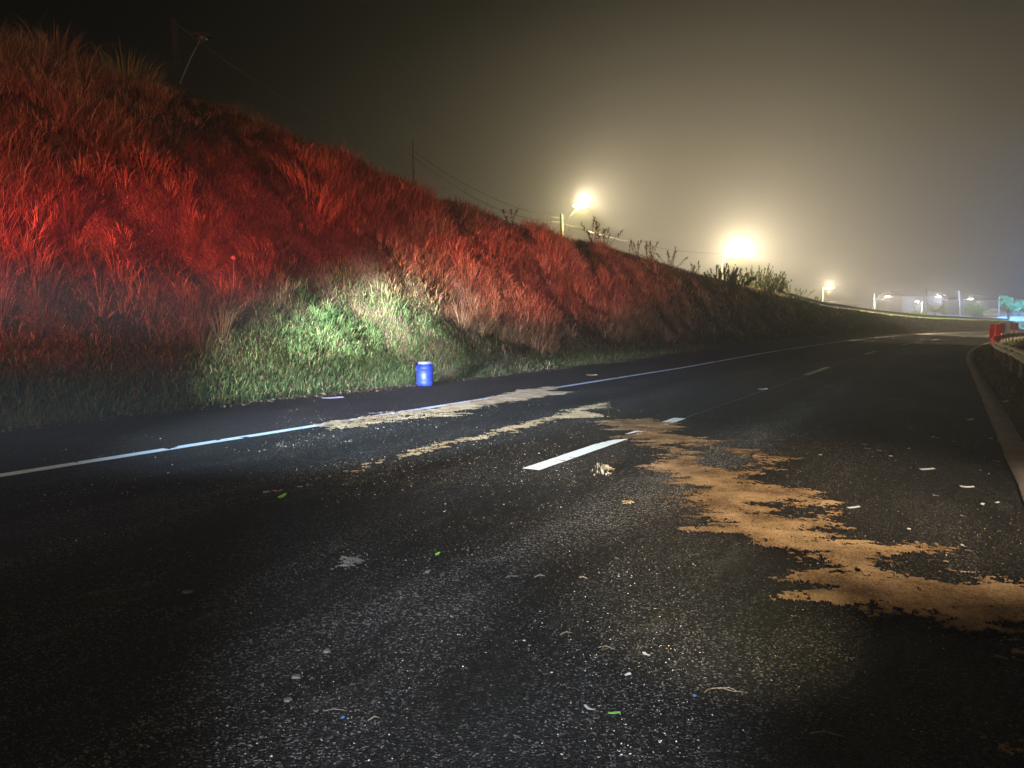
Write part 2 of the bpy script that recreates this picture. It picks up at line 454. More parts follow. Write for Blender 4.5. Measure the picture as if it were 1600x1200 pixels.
eB = chipped('edge_line', 40, 300, P_EDGE, .17, M_paint_old, 1.0, 6, 0)
tag(eB, kind='structure')
cl = chipped('lane_line', 6.5, 11.25, P_DASH, .19, M_paint, .02, 15, .62,
             holes=((8.75, 9.15, 1.5, 2.5), (9.85, 10.15, -1.2, 2.0), (9.15, 9.5, 9, 3)))
tag(cl, kind='structure')
for i in range(1, 12):
    s0 = 6.5 + 16.3 * i
    o = chipped('lane_line', s0, s0 + 4.7, P_DASH, .19, M_paint_old if i > 1 else mat('half_worn_paint', (.58, .56, .52), .6), .2, 20 + i, .35)
    tag(o, kind='structure')
# tar seam along the lane joint
o = chipped('tar_seam', 11.3, 60, P_DASH + .06, .03, mat('tar', (.035, .035, .034), .6), .25, 60, .6)
tag(o, kind='structure')

# ------------------------------------------------------------------ blades
def blades(base, lean, height, width, tint, nrm=None, droop=.35):
    """base (N,3); lean (N,2) horizontal offset of the tip; returns verts, faces, colours"""
    N = len(base)
    th = rs.rand(N) * math.pi
    wx = np.cos(th) * width / 2; wy = np.sin(th) * width / 2
    wv = np.stack([wx, wy, np.zeros(N)], -1)
    ln = np.stack([lean[:, 0], lean[:, 1], np.zeros(N)], -1)
    mid = base + ln * .38 + np.stack([np.zeros(N), np.zeros(N), height * .58], -1)
    dz = height * (1 - droop * np.clip(np.hypot(lean[:, 0], lean[:, 1]) / np.maximum(height, .01), 0, 1.2))
    tip = base + ln + np.stack([np.zeros(N), np.zeros(N), dz], -1)
    b0 = base - wv; b1 = base + wv; m0 = mid - wv * .8; m1 = mid + wv * .8
    v = np.stack([b0, b1, m1, m0, tip], 1).reshape(-1, 3)
    o = np.arange(N) * 5
    f = np.concatenate([np.stack([o, o + 1, o + 2], -1), np.stack([o, o + 2, o + 3], -1), np.stack([o + 3, o + 2, o + 4], -1)])
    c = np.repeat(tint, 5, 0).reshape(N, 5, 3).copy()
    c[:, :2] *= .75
    return v, f, c.reshape(-1, 3)

def merge(parts):
    vs, fs, cs = [], [], []; n = 0
    for v, f, c in parts:
        vs.append(v); fs.append(f + n); cs.append(c); n += len(v)
    return np.concatenate(vs), np.concatenate(fs), np.concatenate(cs)

def bare(s, u):
    """1 where the bank's soil shows"""
    a = np.exp(-(((s - (20.6 + (u - .4) * 8)) / 1.1) ** 2 + ((u - .40) / .16) ** 2))
    b = np.exp(-(((s - 15.9) / .75) ** 2 + ((u - .12) / .11) ** 2)) * 1.0
    c = np.exp(-(((s - 8.6) / .8) ** 2 + ((u - .62) / .08) ** 2)) * .9
    d = np.exp(-(((s - 12.2) / .7) ** 2 + ((u - .42) / .10) ** 2)) * .7
    return np.clip(a + b + c + d, 0, 1)

def slope_pts(n, s0, s1, u0, u1):
    s = s0 + rs.rand(n) * (s1 - s0); u = u0 + rs.rand(n) * (u1 - u0)
    return s, u, P_L - u * rimh(s)

STRAW = np.array([[.42, .30, .17], [.24, .17, .09], [.56, .44, .27], [.12, .08, .05], [.30, .18, .11], [.10, .07, .045], [.17, .12, .07]])
GREEN = np.array([[.09, .16, .055], [.13, .21, .08], [.06, .11, .045], [.19, .24, .11]])
def pick(pal, n, jit=.25):
    return pal[rs.randint(0, len(pal), n)] * (1 + (rs.rand(n, 1) - .5) * 2 * jit)

def tufts(s, u, p, hgt, nb, wid, pal, spread=.5, colj=.25, radius=.12):
    """a tuft of nb blades on each point, blades fanning outwards"""
    n = len(s)
    k = np.repeat(np.arange(n), nb)
    N = len(k)
    a = rs.rand(N) * 2 * math.pi; r = np.sqrt(rs.rand(N))
    ss = s[k] + np.cos(a) * r * radius; pp = p[k] + np.sin(a) * r * radius
    base = W(ss, pp, elev(ss, pp) - .02)
    h = hgt[k] * (.45 + .65 * rs.rand(N))
    sp = spread * h * r * (.4 + .8 * rs.rand(N))
    lean = np.stack([np.sin(a) * sp + .10 * h, np.cos(a) * sp], -1) + (rs.rand(N, 2) - .5) * .18 * h[:, None]
    tc = pal[rs.randint(0, len(pal), n)] * (1 + (rs.rand(n, 1) - .5) * .7)
    tint = tc[k] * (1 + (rs.rand(N, 1) - .5) * 2 * colj)
    w = wid[k] * (.6 + .8 * rs.rand(N))
    return blades(base, lean, h, w, tint)

def brush(s, p, hgt, stems, twigs, wid, pal, spread=.8, radius=.1):
    """wiry branching clumps: arched stems, each carrying short upright side twigs"""
    n = len(s); k = np.repeat(np.arange(n), stems); N = len(k)
    a = rs.rand(N) * 6.283; r = rs.rand(N) ** .6
    ss = s[k] + np.cos(a) * r * radius; pp = p[k] + np.sin(a) * r * radius
    b0 = W(ss, pp, elev(ss, pp) - .02); h = hgt[k] * (.6 + .5 * rs.rand(N))
    sp = spread * h * r
    ln = np.stack([np.sin(a) * sp + .08 * h, np.cos(a) * sp], -1)
    tc = pal[rs.randint(0, len(pal), n)] * (1 + (rs.rand(n, 1) - .5) * .7)
    out = [blades(b0, ln, h, wid[k], tc[k] * .8)]
    q = np.repeat(np.arange(N), twigs); M = len(q)
    t = .25 + .75 * rs.rand(M)
    base = b0[q] + np.stack([ln[q, 0] * t ** 1.4, ln[q, 1] * t ** 1.4, h[q] * t * .88], -1)
    aa = rs.rand(M) * 6.283; l = h[q] * (.05 + .16 * rs.rand(M))
    lean = np.stack([np.cos(aa) * l + ln[q, 0] * .18, np.sin(aa) * l + ln[q, 1] * .18], -1)
    out.append(blades(base, lean, h[q] * (.10 + .24 * rs.rand(M)), wid[k][q] * (.5 + .5 * rs.rand(M)), tc[k][q] * (1 + (rs.rand(M, 1) - .5) * .5), droop=.2))
    return merge(out)

parts = []
# tall dry grass: near bank
def dry(n, s0, s1, nb, wmul, hmul=1.0):
    s, u, p = slope_pts(n, s0, s1, .12, 1.03)
    big = fbm(s * .55, p * .55, 91, 3)                       # clumps and gaps
    lim = .30 + .12 * (fbm(s * .5, s * 0 + 4, 8, 3) - .5) * 2 - .10 * np.clip((s - 16) / 10, 0, 1) + .16 * np.exp(-((s - 15.5) / 3.5) ** 2)
    keep = (u > lim * (.75 + .5 * rs.rand(n))) & (rs.rand(n) > bare(s, u) * .96) & (big > .30 + .12 * rs.rand(n))
    s, u, p, big = s[keep], u[keep], p[keep], big[keep]
    h = (.30 + .95 * np.clip((big - .36) * 2.6, 0, 1)) * (.6 + .7 * rs.rand(len(s))) * hmul * np.clip(1.15 - np.abs(u - .55) * .9, .45, 1.1)
    h = h * np.clip(rimh(s) / 6.5, .4, 1)
    br = rs.rand(len(s)) < .5
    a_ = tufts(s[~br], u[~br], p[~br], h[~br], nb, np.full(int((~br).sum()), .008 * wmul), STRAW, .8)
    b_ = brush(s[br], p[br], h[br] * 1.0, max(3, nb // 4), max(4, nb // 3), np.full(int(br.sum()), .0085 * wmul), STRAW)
    return merge([a_, b_])
parts.append(dry(7600, -3, 20, 30, .85, .82))
parts.append(dry(7000, 20, 40, 22, 1.25, .78))
parts.append(dry(4600, 40, 85, 14, 3.0, .65))
parts.append(dry(1500, 85, 170, 8, 7.0, .4))
# low dry tangle between the clumps
def tangle(n, s0, s1, wmul, u0=.05):
    s, u, p = slope_pts(n, s0, s1, u0, 1.02)
    keep = rs.rand(n) > bare(s, u) * .93
    s, u, p = s[keep], u[keep], p[keep]; N = len(s)
    base = W(s, p, elev(s, p) - .01)
    h = .10 + .26 * rs.rand(N)
    a = rs.rand(N) * 6.283; l = .08 + .3 * rs.rand(N)
    lean = np.stack([np.cos(a) * l + .06, np.sin(a) * l], -1)
    g = (rs.rand(N) < np.clip(.75 - u * 2.4, .06, .8))[:, None]
    tint = np.where(g, pick(GREEN, N) * .9, pick(STRAW, N) * .38)  # straw darkened: the shade between the clumps is put into its colour
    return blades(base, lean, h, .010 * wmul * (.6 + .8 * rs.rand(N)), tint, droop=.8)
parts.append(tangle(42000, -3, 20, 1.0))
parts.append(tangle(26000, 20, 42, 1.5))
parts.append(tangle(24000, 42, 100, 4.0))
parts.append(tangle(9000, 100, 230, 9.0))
v, f, c = merge(parts)
tag(mesh_np('dry_grass', v, f, M_grass, colors=c), 'tall straw-coloured dry grass covering the whole road bank', 'grass', kind='stuff')

# short green grass along the toe of the bank
parts = []
def green(n, s0, s1, umax, wmul, hm=1.0):
    s, u, p = slope_pts(n, s0, s1, -.012, umax)
    edge = fbm(s * .7, p * .7, 51, 3)
    dens = np.clip(1.15 - u / umax, 0, 1) * np.clip(.35 + (edge - .35) * 4, 0.12, 1)
    keep = (rs.rand(n) < dens) & (rs.rand(n) > bare(s, u) * .85)
    s, u, p = s[keep], u[keep], p[keep]; N = len(s)
    base = W(s, p, elev(s, np.minimum(p, P_L - .01)) - .01)
    h = (.07 + .20 * rs.rand(N) ** 1.6) * hm
    a = rs.rand(N) * 6.283; l = h * (.2 + .8 * rs.rand(N))
    lean = np.stack([np.cos(a) * l + .03, np.sin(a) * l], -1)
    dryp = (rs.rand(N) < .30 - .2 * np.exp(-((s - 15.5) / 3) ** 2))[:, None]
    tint = np.where(dryp, pick(STRAW, N), pick(GREEN, N))
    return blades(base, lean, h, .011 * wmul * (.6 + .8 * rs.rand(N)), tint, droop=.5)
parts.append(green(95000, 3, 19, .42, 1.0))
parts.append(green(30000, 19, 40, .22, 1.6, .9))
parts.append(green(7000, -6, 3, .34, 1.2))
parts.append(green(9000, 40, 100, .9, 4.0, .8))
# longer leafy tussocks in the torch light
for (ts, tu, n, hh) in ((14.6, .30, 10, .6), (13.9, .26, 14, .42), (13.0, .22, 18, .36), (15.0, .24, 10, .4), (17.6, .22, 9, .35)):
    s = ts + (rs.rand(n) - .5) * 1.8; u = tu + (rs.rand(n) - .5) * .10; p = P_L - u * rimh(s)
    parts.append(tufts(s, u, p, np.full(n, hh * .7), 44, np.full(n, .010), GREEN * 1.1, .9))
v, f, c = merge(parts)
tag(mesh_np('green_grass', v, f, M_grass, colors=c), 'short green grass along the foot of the bank beside the shoulder', 'grass', kind='stuff')

# verge on the right behind the kerb
parts = []
def verge(n, s0, s1, wmul, hm):
    s = s0 + rs.rand(n) * (s1 - s0); p = P_R + .28 + rs.rand(n) ** 1.3 * 7
    m = fbm(s * .6, p * .9, 61, 3)
    keep = (rs.rand(n) < np.clip((m - .38) * 5, 0, 1)) & (rs.rand(n) < np.clip((p - .8) * 1.2 + np.clip((s - 22) / 15, 0, .9), .05, 1))
    s, p = s[keep], p[keep]; N = len(s)
    base = W(s, p, elev(s, p) - .01)
    h = (.08 + .30 * rs.rand(N) ** 1.4) * hm * np.where(np.abs(p - 1.25) < .5, .7, 1)
    a = rs.rand(N) * 6.283; l = h * (.3 + .8 * rs.rand(N))
    lean = np.stack([np.cos(a) * l, np.sin(a) * l], -1)
    tint = np.where((rs.rand(N) < .3)[:, None], pick(STRAW, N) * .7, pick(GREEN, N))
    return blades(base, lean, h, .012 * wmul * (.6 + .8 * rs.rand(N)), tint, droop=.5)
parts.append(verge(26000, 6, 34, 1.2, 1.0)); parts.append(verge(20000, 34, 90, 3.0, 1.5))
v, f, c = merge(parts)
tag(mesh_np('verge_grass', v, f, M_grass, colors=c), 'rough grass on the verge between the kerb and the crash barrier', 'grass', kind='stuff')

# grass on the plateau beside the far crash barrier
n = 16000
s = 66 + rs.rand(n) * 130; q = -.6 + rs.rand(n) ** 1.5 * 14
p = P_L - rimh(s) * 1.0 - q
base = W(s, p, elev(s, p) - .01); h = .12 + .3 * rs.rand(n); a = rs.rand(n) * 6.28
lean = np.stack([np.cos(a) * h * .6, np.sin(a) * h * .6], -1)
v, f, c = blades(base, lean, h, .05 * (.6 + .8 * rs.rand(n)), pick(GREEN * 1.4, n))
tag(mesh_np('roadside_grass', v, f, M_grass, colors=c), 'bright green grass on the crest of the bank below the far barrier', 'grass', kind='stuff')

# ------------------------------------------------------------------ single plants
def tuft_plant(name, s, u, h, nb, wid, pal, spread, label, cat, radius=.2, group=None, dp=0):
    s_ = np.array([s]); H = float(rimh(s)); p_ = np.array([P_L - u * H + dp])
    org = W(s, float(p_[0]), float(elev(s_, p_)[0]))
    if cat == 'grass clump':
        v, f, c = brush(s_, p_, np.array([h * .95]), nb // 3, 18, np.array([wid * .6]), pal, spread * .9, radius)
    else:
        v, f, c = tufts(s_, np.array([u]), p_, np.array([h]), nb * 2, np.array([wid * .6]), pal, spread, .25, radius)
    o = mesh_np(name, v - org, f, M_grass, colors=c); o.location = org
    return tag(o, label, cat, group)
YEL = np.array([[.38, .40, .12], [.30, .34, .10], [.44, .42, .16]])
def find_su(px, py):
    """road coordinates of the bank surface seen at a photo pixel"""
    best = None
    v = ray(px, py); v = v / np.linalg.norm(v)
    t = np.arange(8, 110, .05); P = v[None] * t[:, None] + np.array([0, 0, CH])
    s = P[:, 1].copy(); p = P[:, 0].copy()
    for _ in range(4):
        s = P[:, 1] + p * np.sin(ang(s)); p = (P[:, 0] - off(s)) / np.cos(ang(s))
    z = elev(s, p) + sup(s, p)
    hit = np.where(P[:, 2] < z)[0]
    i = hit[0] if len(hit) else int(np.argmin(np.abs(P[:, 2] - z)))
    return float(s[i]), float((P_L - p[i]) / rimh(s[i]))
tuft_list = [
 (200, 128, 1.15, 90, .022, YEL, 1.0, 'spiky yellow-green grass tussock on the crest at upper left', 'grass tussock'),
 (88, 100, 1.2, 60, .02, STRAW, .8, 'thin pale grass tuft with forked stems at the top left crest', 'grass tussock'),
 (598, 462, .5, 40, .018, GREEN * 1.5, .9, 'yellow-green leafy tussock just above the torch-lit patch', 'grass tussock'),
 (545, 455, .5, 34, .016, YEL * .6, .8, 'pale yellow tussock left of the leafy one above the torch-lit patch', 'grass tussock'),
 (690, 470, .6, 40, .02, GREEN * 1.2, .9, 'small green tussock beside the bare earth scar', 'grass tussock'),
 (300, 395, .75, 120, .010, STRAW * .8, .8, 'broad bushy dry clump glowing red in the middle of the left bank', 'grass clump'),
 (112, 372, 1.1, 60, .018, STRAW * 1.3, .3, 'narrow upright dry clump glowing bright red at far left', 'grass clump'),
 (487, 320, 1.0, 150, .012, STRAW, .8, 'orange-red bushy dry clump below the crest above the bare scar', 'grass clump'),
 (400, 440, 1.0, 90, .016, STRAW * 1.1, .8, 'low red clump beside the small pale flower on its thin stalk', 'grass clump'),
 (820, 435, .9, 110, .016, STRAW * 1.1, .7, 'red dry clump low on the bank right of the earth scar', 'grass clump'),
 (775, 400, .9, 110, .016, STRAW * 1.1, .6, 'upright orange-red clump high on the bank right of the scar', 'grass clump'),
 (945, 460, 1.1, 110, .02, STRAW * 1.1, .4, 'tall dull red clump on the bank below the roadside lamp', 'grass clump'),
]
for (px, py, h, nb, w, pal, sp, lab, cat) in tuft_list:
    s_, u_ = find_su(px, py)
    tuft_plant('grass_clump' if 'clump' in cat else 'grass_tussock', s_, min(u_, 1.0), h, nb, w, pal, sp, lab, cat, .16 if sp < .5 else .55)

# reeds and tall weeds standing on the crest, seen against the glow
def reed(px, py_top, D, n, hgt, label, seed, spread=.5, group='tall weeds on the crest of the bank'):
    hgt *= .8
    r = random.Random(seed)
    s_, u_ = find_su(px, py_top); s_ = s_
    # stand it on the crest at this depth
    sB = D / math.cos(AZ) * 1.0
    best = min(np.arange(20, 130, .5), key=lambda q: abs(800 + F * np.dot(W(q, P_L - float(rimh(q)), 0) - np.array([0, 0, CH]), RT) / np.dot(W(q, P_L - float(rimh(q)), 0) - np.array([0, 0, CH]), FW) - px))
    s = float(best); p = P_L - float(rimh(s)) * 1.0
    org = W(s, p, float(elev(s, p)) - .05)
    t = empty('tall_weed', org, label=label, cat='weed', group=group)
    st = MB(); pv = []; pf = []; pc = []
    parts2 = []
    for i in range(n):
        a = r.random() * 6.28; l = spread * hgt * r.random(); h = hgt * (.5 + .5 * r.random())
        x0, y0 = (r.random() - .5) * .5, (r.random() - .5) * .5
        pts = [np.array([x0 + math.cos(a) * l * q ** 1.6, y0 + math.sin(a) * l * q ** 1.6, h * q]) for q in (0, .35, .7, 1)]
        st.tube(pts, [.014, .012, .009, .006], 4, False)
        m = 34
        tq = np.array([r.random() for _ in range(m)])
        low = np.array([r.random() for _ in range(m)]) < .45
        base = np.where(low[:, None], np.array([pts[0] * (1 - q) + pts[3] * q for q in tq]), np.array([pts[3] + (pts[3] - pts[2]) * (q - .8) * .9 for q in tq]))
        aa = rs.rand(m) * 6.28; ll = np.where(low, .22 + .15 * rs.rand(m), .05 + .05 * rs.rand(m))
        parts2.append(blades(base, np.stack([np.cos(aa) * ll, np.sin(aa) * ll], -1), np.where(low, .15, .10) + rs.rand(m) * .08, np.where(low, .03, .035), pick(np.array([[.10, .11, .04], [.14, .12, .06]]), m)))
    st.build('stem', M_weed, t)
    v, f, c = merge(parts2)
    mesh_np('foliage', v, f, M_grass, t, colors=c)
M_weed = mat('weed_stem', (.12, .12, .05), .8)
reed(805, 350, 33, 3, 1.0, 'single small weed on the crest left of the white pole', 1)
reed(925, 370, 42, 9, 1.9, 'tallest branching weed on the crest directly below the hanging lamp', 2, .6)
reed(945, 380, 42, 6, 1.5, 'leaning weed just right of the tallest one below the lamp', 3, .8)
reed(990, 385, 45, 5, 1.3, 'thin weed on the crest between the two lamp glows', 4)
reed(1012, 390, 46, 7, 1.6, 'feathery weed with three seed heads between the two lamp glows', 5, .5)
reed(1048, 400, 49, 8, 1.7, 'slanted feathery weed left of the brightest lamp', 6, .6)
reed(1085, 410, 52, 6, 1.2, 'short weed at the left rim of the brightest glow', 7)
reed(1212, 440, 66, 9, 1.7, 'dense weed on the crest right of the bush', 8)
reed(1232, 445, 68, 8, 1.5, 'weed on the crest second right of the bush', 9)
reed(1252, 450, 71, 8, 1.6, 'forked dry weed left of the smaller round lamp', 10, .8)
reed(1275, 460, 74, 5, 1.1, 'low thin weed right below the smaller round lamp', 11)

def leafy(name, org, cr, h, nleaf, label, cat, pal, leaf=.12, trunk=True, seed=0, lean=0):
    r = random.Random(seed); rr = np.random.RandomState(seed + 5)
    t = empty(name, org, label=label, cat=cat)
    tk = MB(); nl = 9
    cl = []
    for i in range(nl):
        a = i * 2.4 + r.random(); rad = cr * (.25 + .65 * r.random()); z = h * (.42 + .5 * r.random())
        e = np.array([math.cos(a) * rad, math.sin(a) * rad, z])
        tk.tube([(0, 0, 0), (e[0] * .25, e[1] * .25, h * .3), tuple(e * .7 + np.array([0, 0, .1])), tuple(e)], [.035 * h, .025 * h, .014 * h, .006 * h], 5)
        cl.append((e, cr * (.28 + .3 * r.random())))
    tk.build('trunk' if trunk else 'branches', M_wood, t)
    k = rr.randint(0, nl, nleaf)
    ce = np.array([c[0] for c in cl])[k]; cs = np.array([c[1] for c in cl])[k]
    d = rr.normal(size=(nleaf, 3)); d /= np.linalg.norm(d, axis=1)[:, None]
    base = ce + d * (cs * rr.rand(nleaf) ** .4)[:, None] * np.array([1, 1, .8])
    base[:, 2] = np.maximum(base[:, 2], .02)
    a = rr.rand(nleaf) * 6.28; l = leaf * (.5 + .8 * rr.rand(nleaf))
    v, f, c = blades(base, np.stack([np.cos(a) * l, np.sin(a) * l], -1), leaf * (rr.rand(nleaf) * 1.2), leaf * .5 * (.6 + .8 * rr.rand(nleaf)), pal[rr.randint(0, len(pal), nleaf)] * (1 + (rr.rand(nleaf, 1) - .5) * .6))
    mesh_np('crown' if trunk else 'foliage', v, f, M_grass, t, colors=c)
    return t
def crest(px):
    q = min(np.arange(15, 160, .25), key=lambda q: abs(800 + F * np.dot(W(q, P_L - float(rimh(q)), 0) - np.array([0, 0, CH]), RT) / np.dot(W(q, P_L - float(rimh(q)), 0) - np.array([0, 0, CH]), FW) - px))
    p = P_L - float(rimh(q)) * .98
    return W(float(q), p, float(elev(q, p)) - .1)
DKG = np.array([[.07, .085, .035], [.10, .10, .05], [.06, .08, .03]])
def thicket(px, cr, h, nst, label, seed):
    """a bush of many upright leafy stems rising from the ground"""
    rr = np.random.RandomState(seed); org = crest(px)
    t = empty('bush', org, label=label, cat='bush')
    st = MB(); pr = []
    for i in range(nst):
        a = rr.rand() * 6.28; r0 = cr * math.sqrt(rr.rand()); x0 = math.cos(a) * r0; y0 = math.sin(a) * r0
        hh = h * (1 - .65 * (r0 / cr) ** 2) * (.65 + .5 * rr.rand()); lx = x0 * .35 + (rr.rand() - .5) * .5; ly = y0 * .35 + (rr.rand() - .5) * .5
        pts = [np.array([x0 + lx * q * q, y0 + ly * q * q, hh * q - .15]) for q in (0, .5, 1)]
        st.tube(pts, [.02, .014, .006], 4, False)
        m = 34; q = rr.rand(m) ** .8
        base = np.stack([x0 + lx * q * q, y0 + ly * q * q, hh * q - .15], -1); aa = rr.rand(m) * 6.28; ll = .10 + .26 * rr.rand(m) * (1.15 - q)
        pr.append(blades(base, np.stack([np.cos(aa) * ll, np.sin(aa) * ll], -1), .06 + .2 * rr.rand(m), .05 + .05 * rr.rand(m), pick(DKG, m)))
    st.build('branches', M_wood, t)
    v, f, c = merge(pr); mesh_np('foliage', v, f, M_grass, t, colors=c)
thicket(1128, 1.7, 1.5, 60, 'left half of the dark bushes in front of the brightest lamp', 3)
thicket(1180, 2.0, 2.1, 110, 'dense rounded dark bush right below the brightest lamp', 4)

# small pale flower on a stalk
s_, u_ = find_su(365, 462)
org = W(s_, P_L - u_ * float(rimh(s_)), float(elev(s_, P_L - u_ * float(rimh(s_)))))
t = empty('wildflower', org, label='small pale pink flower head on a thin red-lit stalk in the left bank', cat='flower')
st = MB(); st.tube([(0, 0, 0), (.02, 0, .35), (0, .02, .72)], [.008, .006, .004], 5); st.build('stalk', mat('stalk', (.3, .2, .1), .7), t)
n = 40; a = rs.rand(n) * 6.28
v, f, c = blades(np.array([0, .02, .72]) + (rs.rand(n, 3) - .5) * .06, np.stack([np.cos(a), np.sin(a)], -1) * .04, .03 + .03 * rs.rand(n), np.full(n, .022), np.full((n, 3), .62) * np.array([1, .82, .88]))
mesh_np('flower_head', v, f, M_grass, t, colors=c)

# ------------------------------------------------------------------ the blue drum
dx, dy = road_pt(664, 602.5)
drum = empty('plastic_drum', (dx, dy, .0), .4, label='blue plastic screw-top drum standing at the foot of the bank', cat='drum')
b = MB()
R_, Hh = .195, .50
prof = [(.12, 0.0), (.160, 0), (.178, .012), (.190, .05), (.1975, .085), (.1975, .105), (.191, .112), (.191, .39), (.1975, .398), (.202, .405), (.202, .425), (.196, .435), (.186, .447), (.172, .468), (.150, .488), (.142, .495), (.142, .503)]
b.lathe(prof, 48); b.build('body', M_blue, drum, True)
l = MB(); l.lathe([(.150, .503), (.156, .507), (.156, .553), (.150, .560), (.135, .562), (.13, .557), (.02, .556)], 48); lid = l.build('lid', M_lid, drum, False)
g = MB()
for i in range(36):
    q = 2 * math.pi * i / 36; g.box((.1575 * math.cos(q), .1575 * math.sin(q), .53), (.006, .012, .04), q)
g.build('grip_ribs', M_lid, lid)
for sgn in (-1, 1):
    h = MB(); h.tube([(sgn * .180, -.06, .437), (sgn * .205, -.055, .455), (sgn * .207, 0, .460), (sgn * .205, .055, .455), (sgn * .180, .06, .437)], .011, 6)
    h.build('handle', M_blue, drum, True)

# ------------------------------------------------------------------ spilled sand
def inpoly(x, y, P):
    ins = np.zeros(x.shape, bool); n = len(P)
    for i in range(n):
        x1, y1 = P[i]; x2, y2 = P[(i + 1) % n]
        c_ = ((y1 > y) != (y2 > y)) & (x < (x2 - x1) * (y - y1) / (y2 - y1 + 1e-12) + x1)
        ins ^= c_
    return ins
def dist_poly(x, y, P):
    d = np.full(x.shape, 1e9); n = len(P)
    for i in range(n):
        x1, y1 = P[i]; x2, y2 = P[(i + 1) % n]
        dx_, dy_ = x2 - x1, y2 - y1
        t = np.clip(((x - x1) * dx_ + (y - y1) * dy_) / (dx_ * dx_ + dy_ * dy_ + 1e-12), 0, 1)
        d = np.minimum(d, (x - x1 - t * dx_) ** 2 + (y - y1 - t * dy_) ** 2)
    return np.sqrt(d)

def sand_mat(name, c1, c2, c3):
    m = mat(name, c1, .95, spec=.15)
    nt = m.node_tree; L = nt.links.new; b = nt.nodes['Principled BSDF']
    tc = nd(m, 'ShaderNodeTexCoord')
    n1 = nd(m, 'ShaderNodeTexNoise', Scale=2.2, Detail=6, Roughness=.65); L(tc.outputs['Object'], n1.inputs['Vector'])
    n2 = nd(m, 'ShaderNodeTexNoise', Scale=70, Detail=4, Roughness=.7); L(tc.outputs['Object'], n2.inputs['Vector'])
    mx = nd(m, 'ShaderNodeMath', operation='MULTIPLY_ADD'); mx.inputs[1].default_value = .55; L(n2.outputs['Fac'], mx.inputs[0])
    ms = nd(m, 'ShaderNodeMath', operation='MULTIPLY'); ms.inputs[1].default_value = .75; L(n1.outputs['Fac'], ms.inputs[0]); L(ms.outputs[0], mx.inputs[2])
    r = nd(m, 'ShaderNodeValToRGB'); e = r.color_ramp.elements
    e[0].position = .50; e[0].color = (*c1, 1); e[1].position = .80; e[1].color = (*c3, 1); q = e.new(.64); q.color = (*c2, 1)
    L(mx.outputs[0], r.inputs['Fac']); L(r.outputs['Color'], b.inputs['Base Color'])
    bp = nd(m, 'ShaderNodeBump', Strength=1.0, Distance=.035); L(n2.outputs['Fac'], bp.inputs['Height']); L(bp.outputs['Normal'], b.inputs['Normal'])
    return m
M_saw = sand_mat('orange_sawdust', (.07, .044, .022), (.21, .132, .068), (.40, .275, .155))
M_sand = sand_mat('pale_sand', (.36, .25, .13), (.58, .44, .26), (.80, .66, .44))
M_white = sand_mat('white_powder', (.14, .14, .14), (.30, .31, .31), (.50, .51, .51))

def spill(name, polypx, m, label, cell, hmax, ragged=.12, holes=(), grainy=.0, seed=0, freq=5.0, soft=.10, streak=0.0, cat='sand', stuff=False):
    P = [road_pt(*q) for q in polypx]
    Hs = [[road_pt(*q) for q in h] for h in holes]
    xs = [q[0] for q in P]; ys = [q[1] for q in P]
    pad = ragged * 2
    gx = np.arange(min(xs) - pad, max(xs) + pad, cell); gy = np.arange(min(ys) - pad, max(ys) + pad, cell)
    X, Y = np.meshgrid(gx, gy, indexing='ij')
    # streaks run along the photo's horizontals, i.e. across the camera's view
    A = X * RT[0] + Y * RT[1]; B = -X * RT[1] + Y * RT[0]
    wx = (fbm(X * freq, Y * freq, seed + 1) - .5) * ragged * 2; wy = (fbm(X * freq, Y * freq, seed + 2) - .5) * ragged * 2
    if streak:
        q = (fbm(A * .8, B * 6.0, seed + 9, 4) - .5) * streak * 2
        wx = wx + q * RT[0]; wy = wy + q * RT[1]
    def sd(P_):
        d = dist_poly(X + wx, Y + wy, P_); return np.where(inpoly(X + wx, Y + wy, P_), d, -d)
    D = sd(P)
    for h in Hs: D = np.minimum(D, -sd(h))
    if grainy:
        fine = (.5 * vnoise(X / cell * .9, Y / cell * .9, seed + 5) + .5 * vnoise(X / cell * .3, Y / cell * .3, seed + 55))
        med = fbm(X * 3, Y * 3, seed + 6)
        strk = fbm(A * 2.0, B * 16.0, seed + 12, 3)
        D = np.where(.5 + (fine - .5) * 1.9 + (med - .5) * .8 + (strk - .5) * .9 > .98 - np.clip(D / soft, 0, 1) * (.98 - grainy), D, -1)
    hz = hmax * np.clip(D / soft, 0, 1) ** .7 * (.45 + .55 * fbm(X * 7, Y * 7, seed + 7)) + .004
    hz = hz + (fbm(X * 30, Y * 30, seed + 8, 2) - .5) * hmax * .5 * np.clip(D / soft, 0, 1)
    hz = np.maximum(hz, .003)
    keepv = D > 0
    hz = np.where(keepv, hz, .0)
    idn = np.arange(X.size).reshape(X.shape)
    kc = (keepv[:-1, :-1] & keepv[1:, :-1] & keepv[1:, 1:] & keepv[:-1, 1:])
    if grainy: kc = (keepv[:-1, :-1].astype(int) + keepv[1:, :-1] + keepv[1:, 1:] + keepv[:-1, 1:]) >= 3
    f = np.stack([idn[:-1, :-1], idn[1:, :-1], idn[1:, 1:], idn[:-1, 1:]], -1)[kc]
    used = np.unique(f); remap = np.zeros(X.size, np.int64); remap[used] = np.arange(len(used))
    org = np.array([np.mean(xs), np.mean(ys), 0.0])
    v = np.stack([X.ravel(), Y.ravel(), np.maximum(hz.ravel(), .0015) + .0045], -1)[used] - org
    o = mesh_np(name, v, remap[f], m, smooth=True); o.location = org
    return tag(o, label, cat, kind='stuff' if stuff else None)

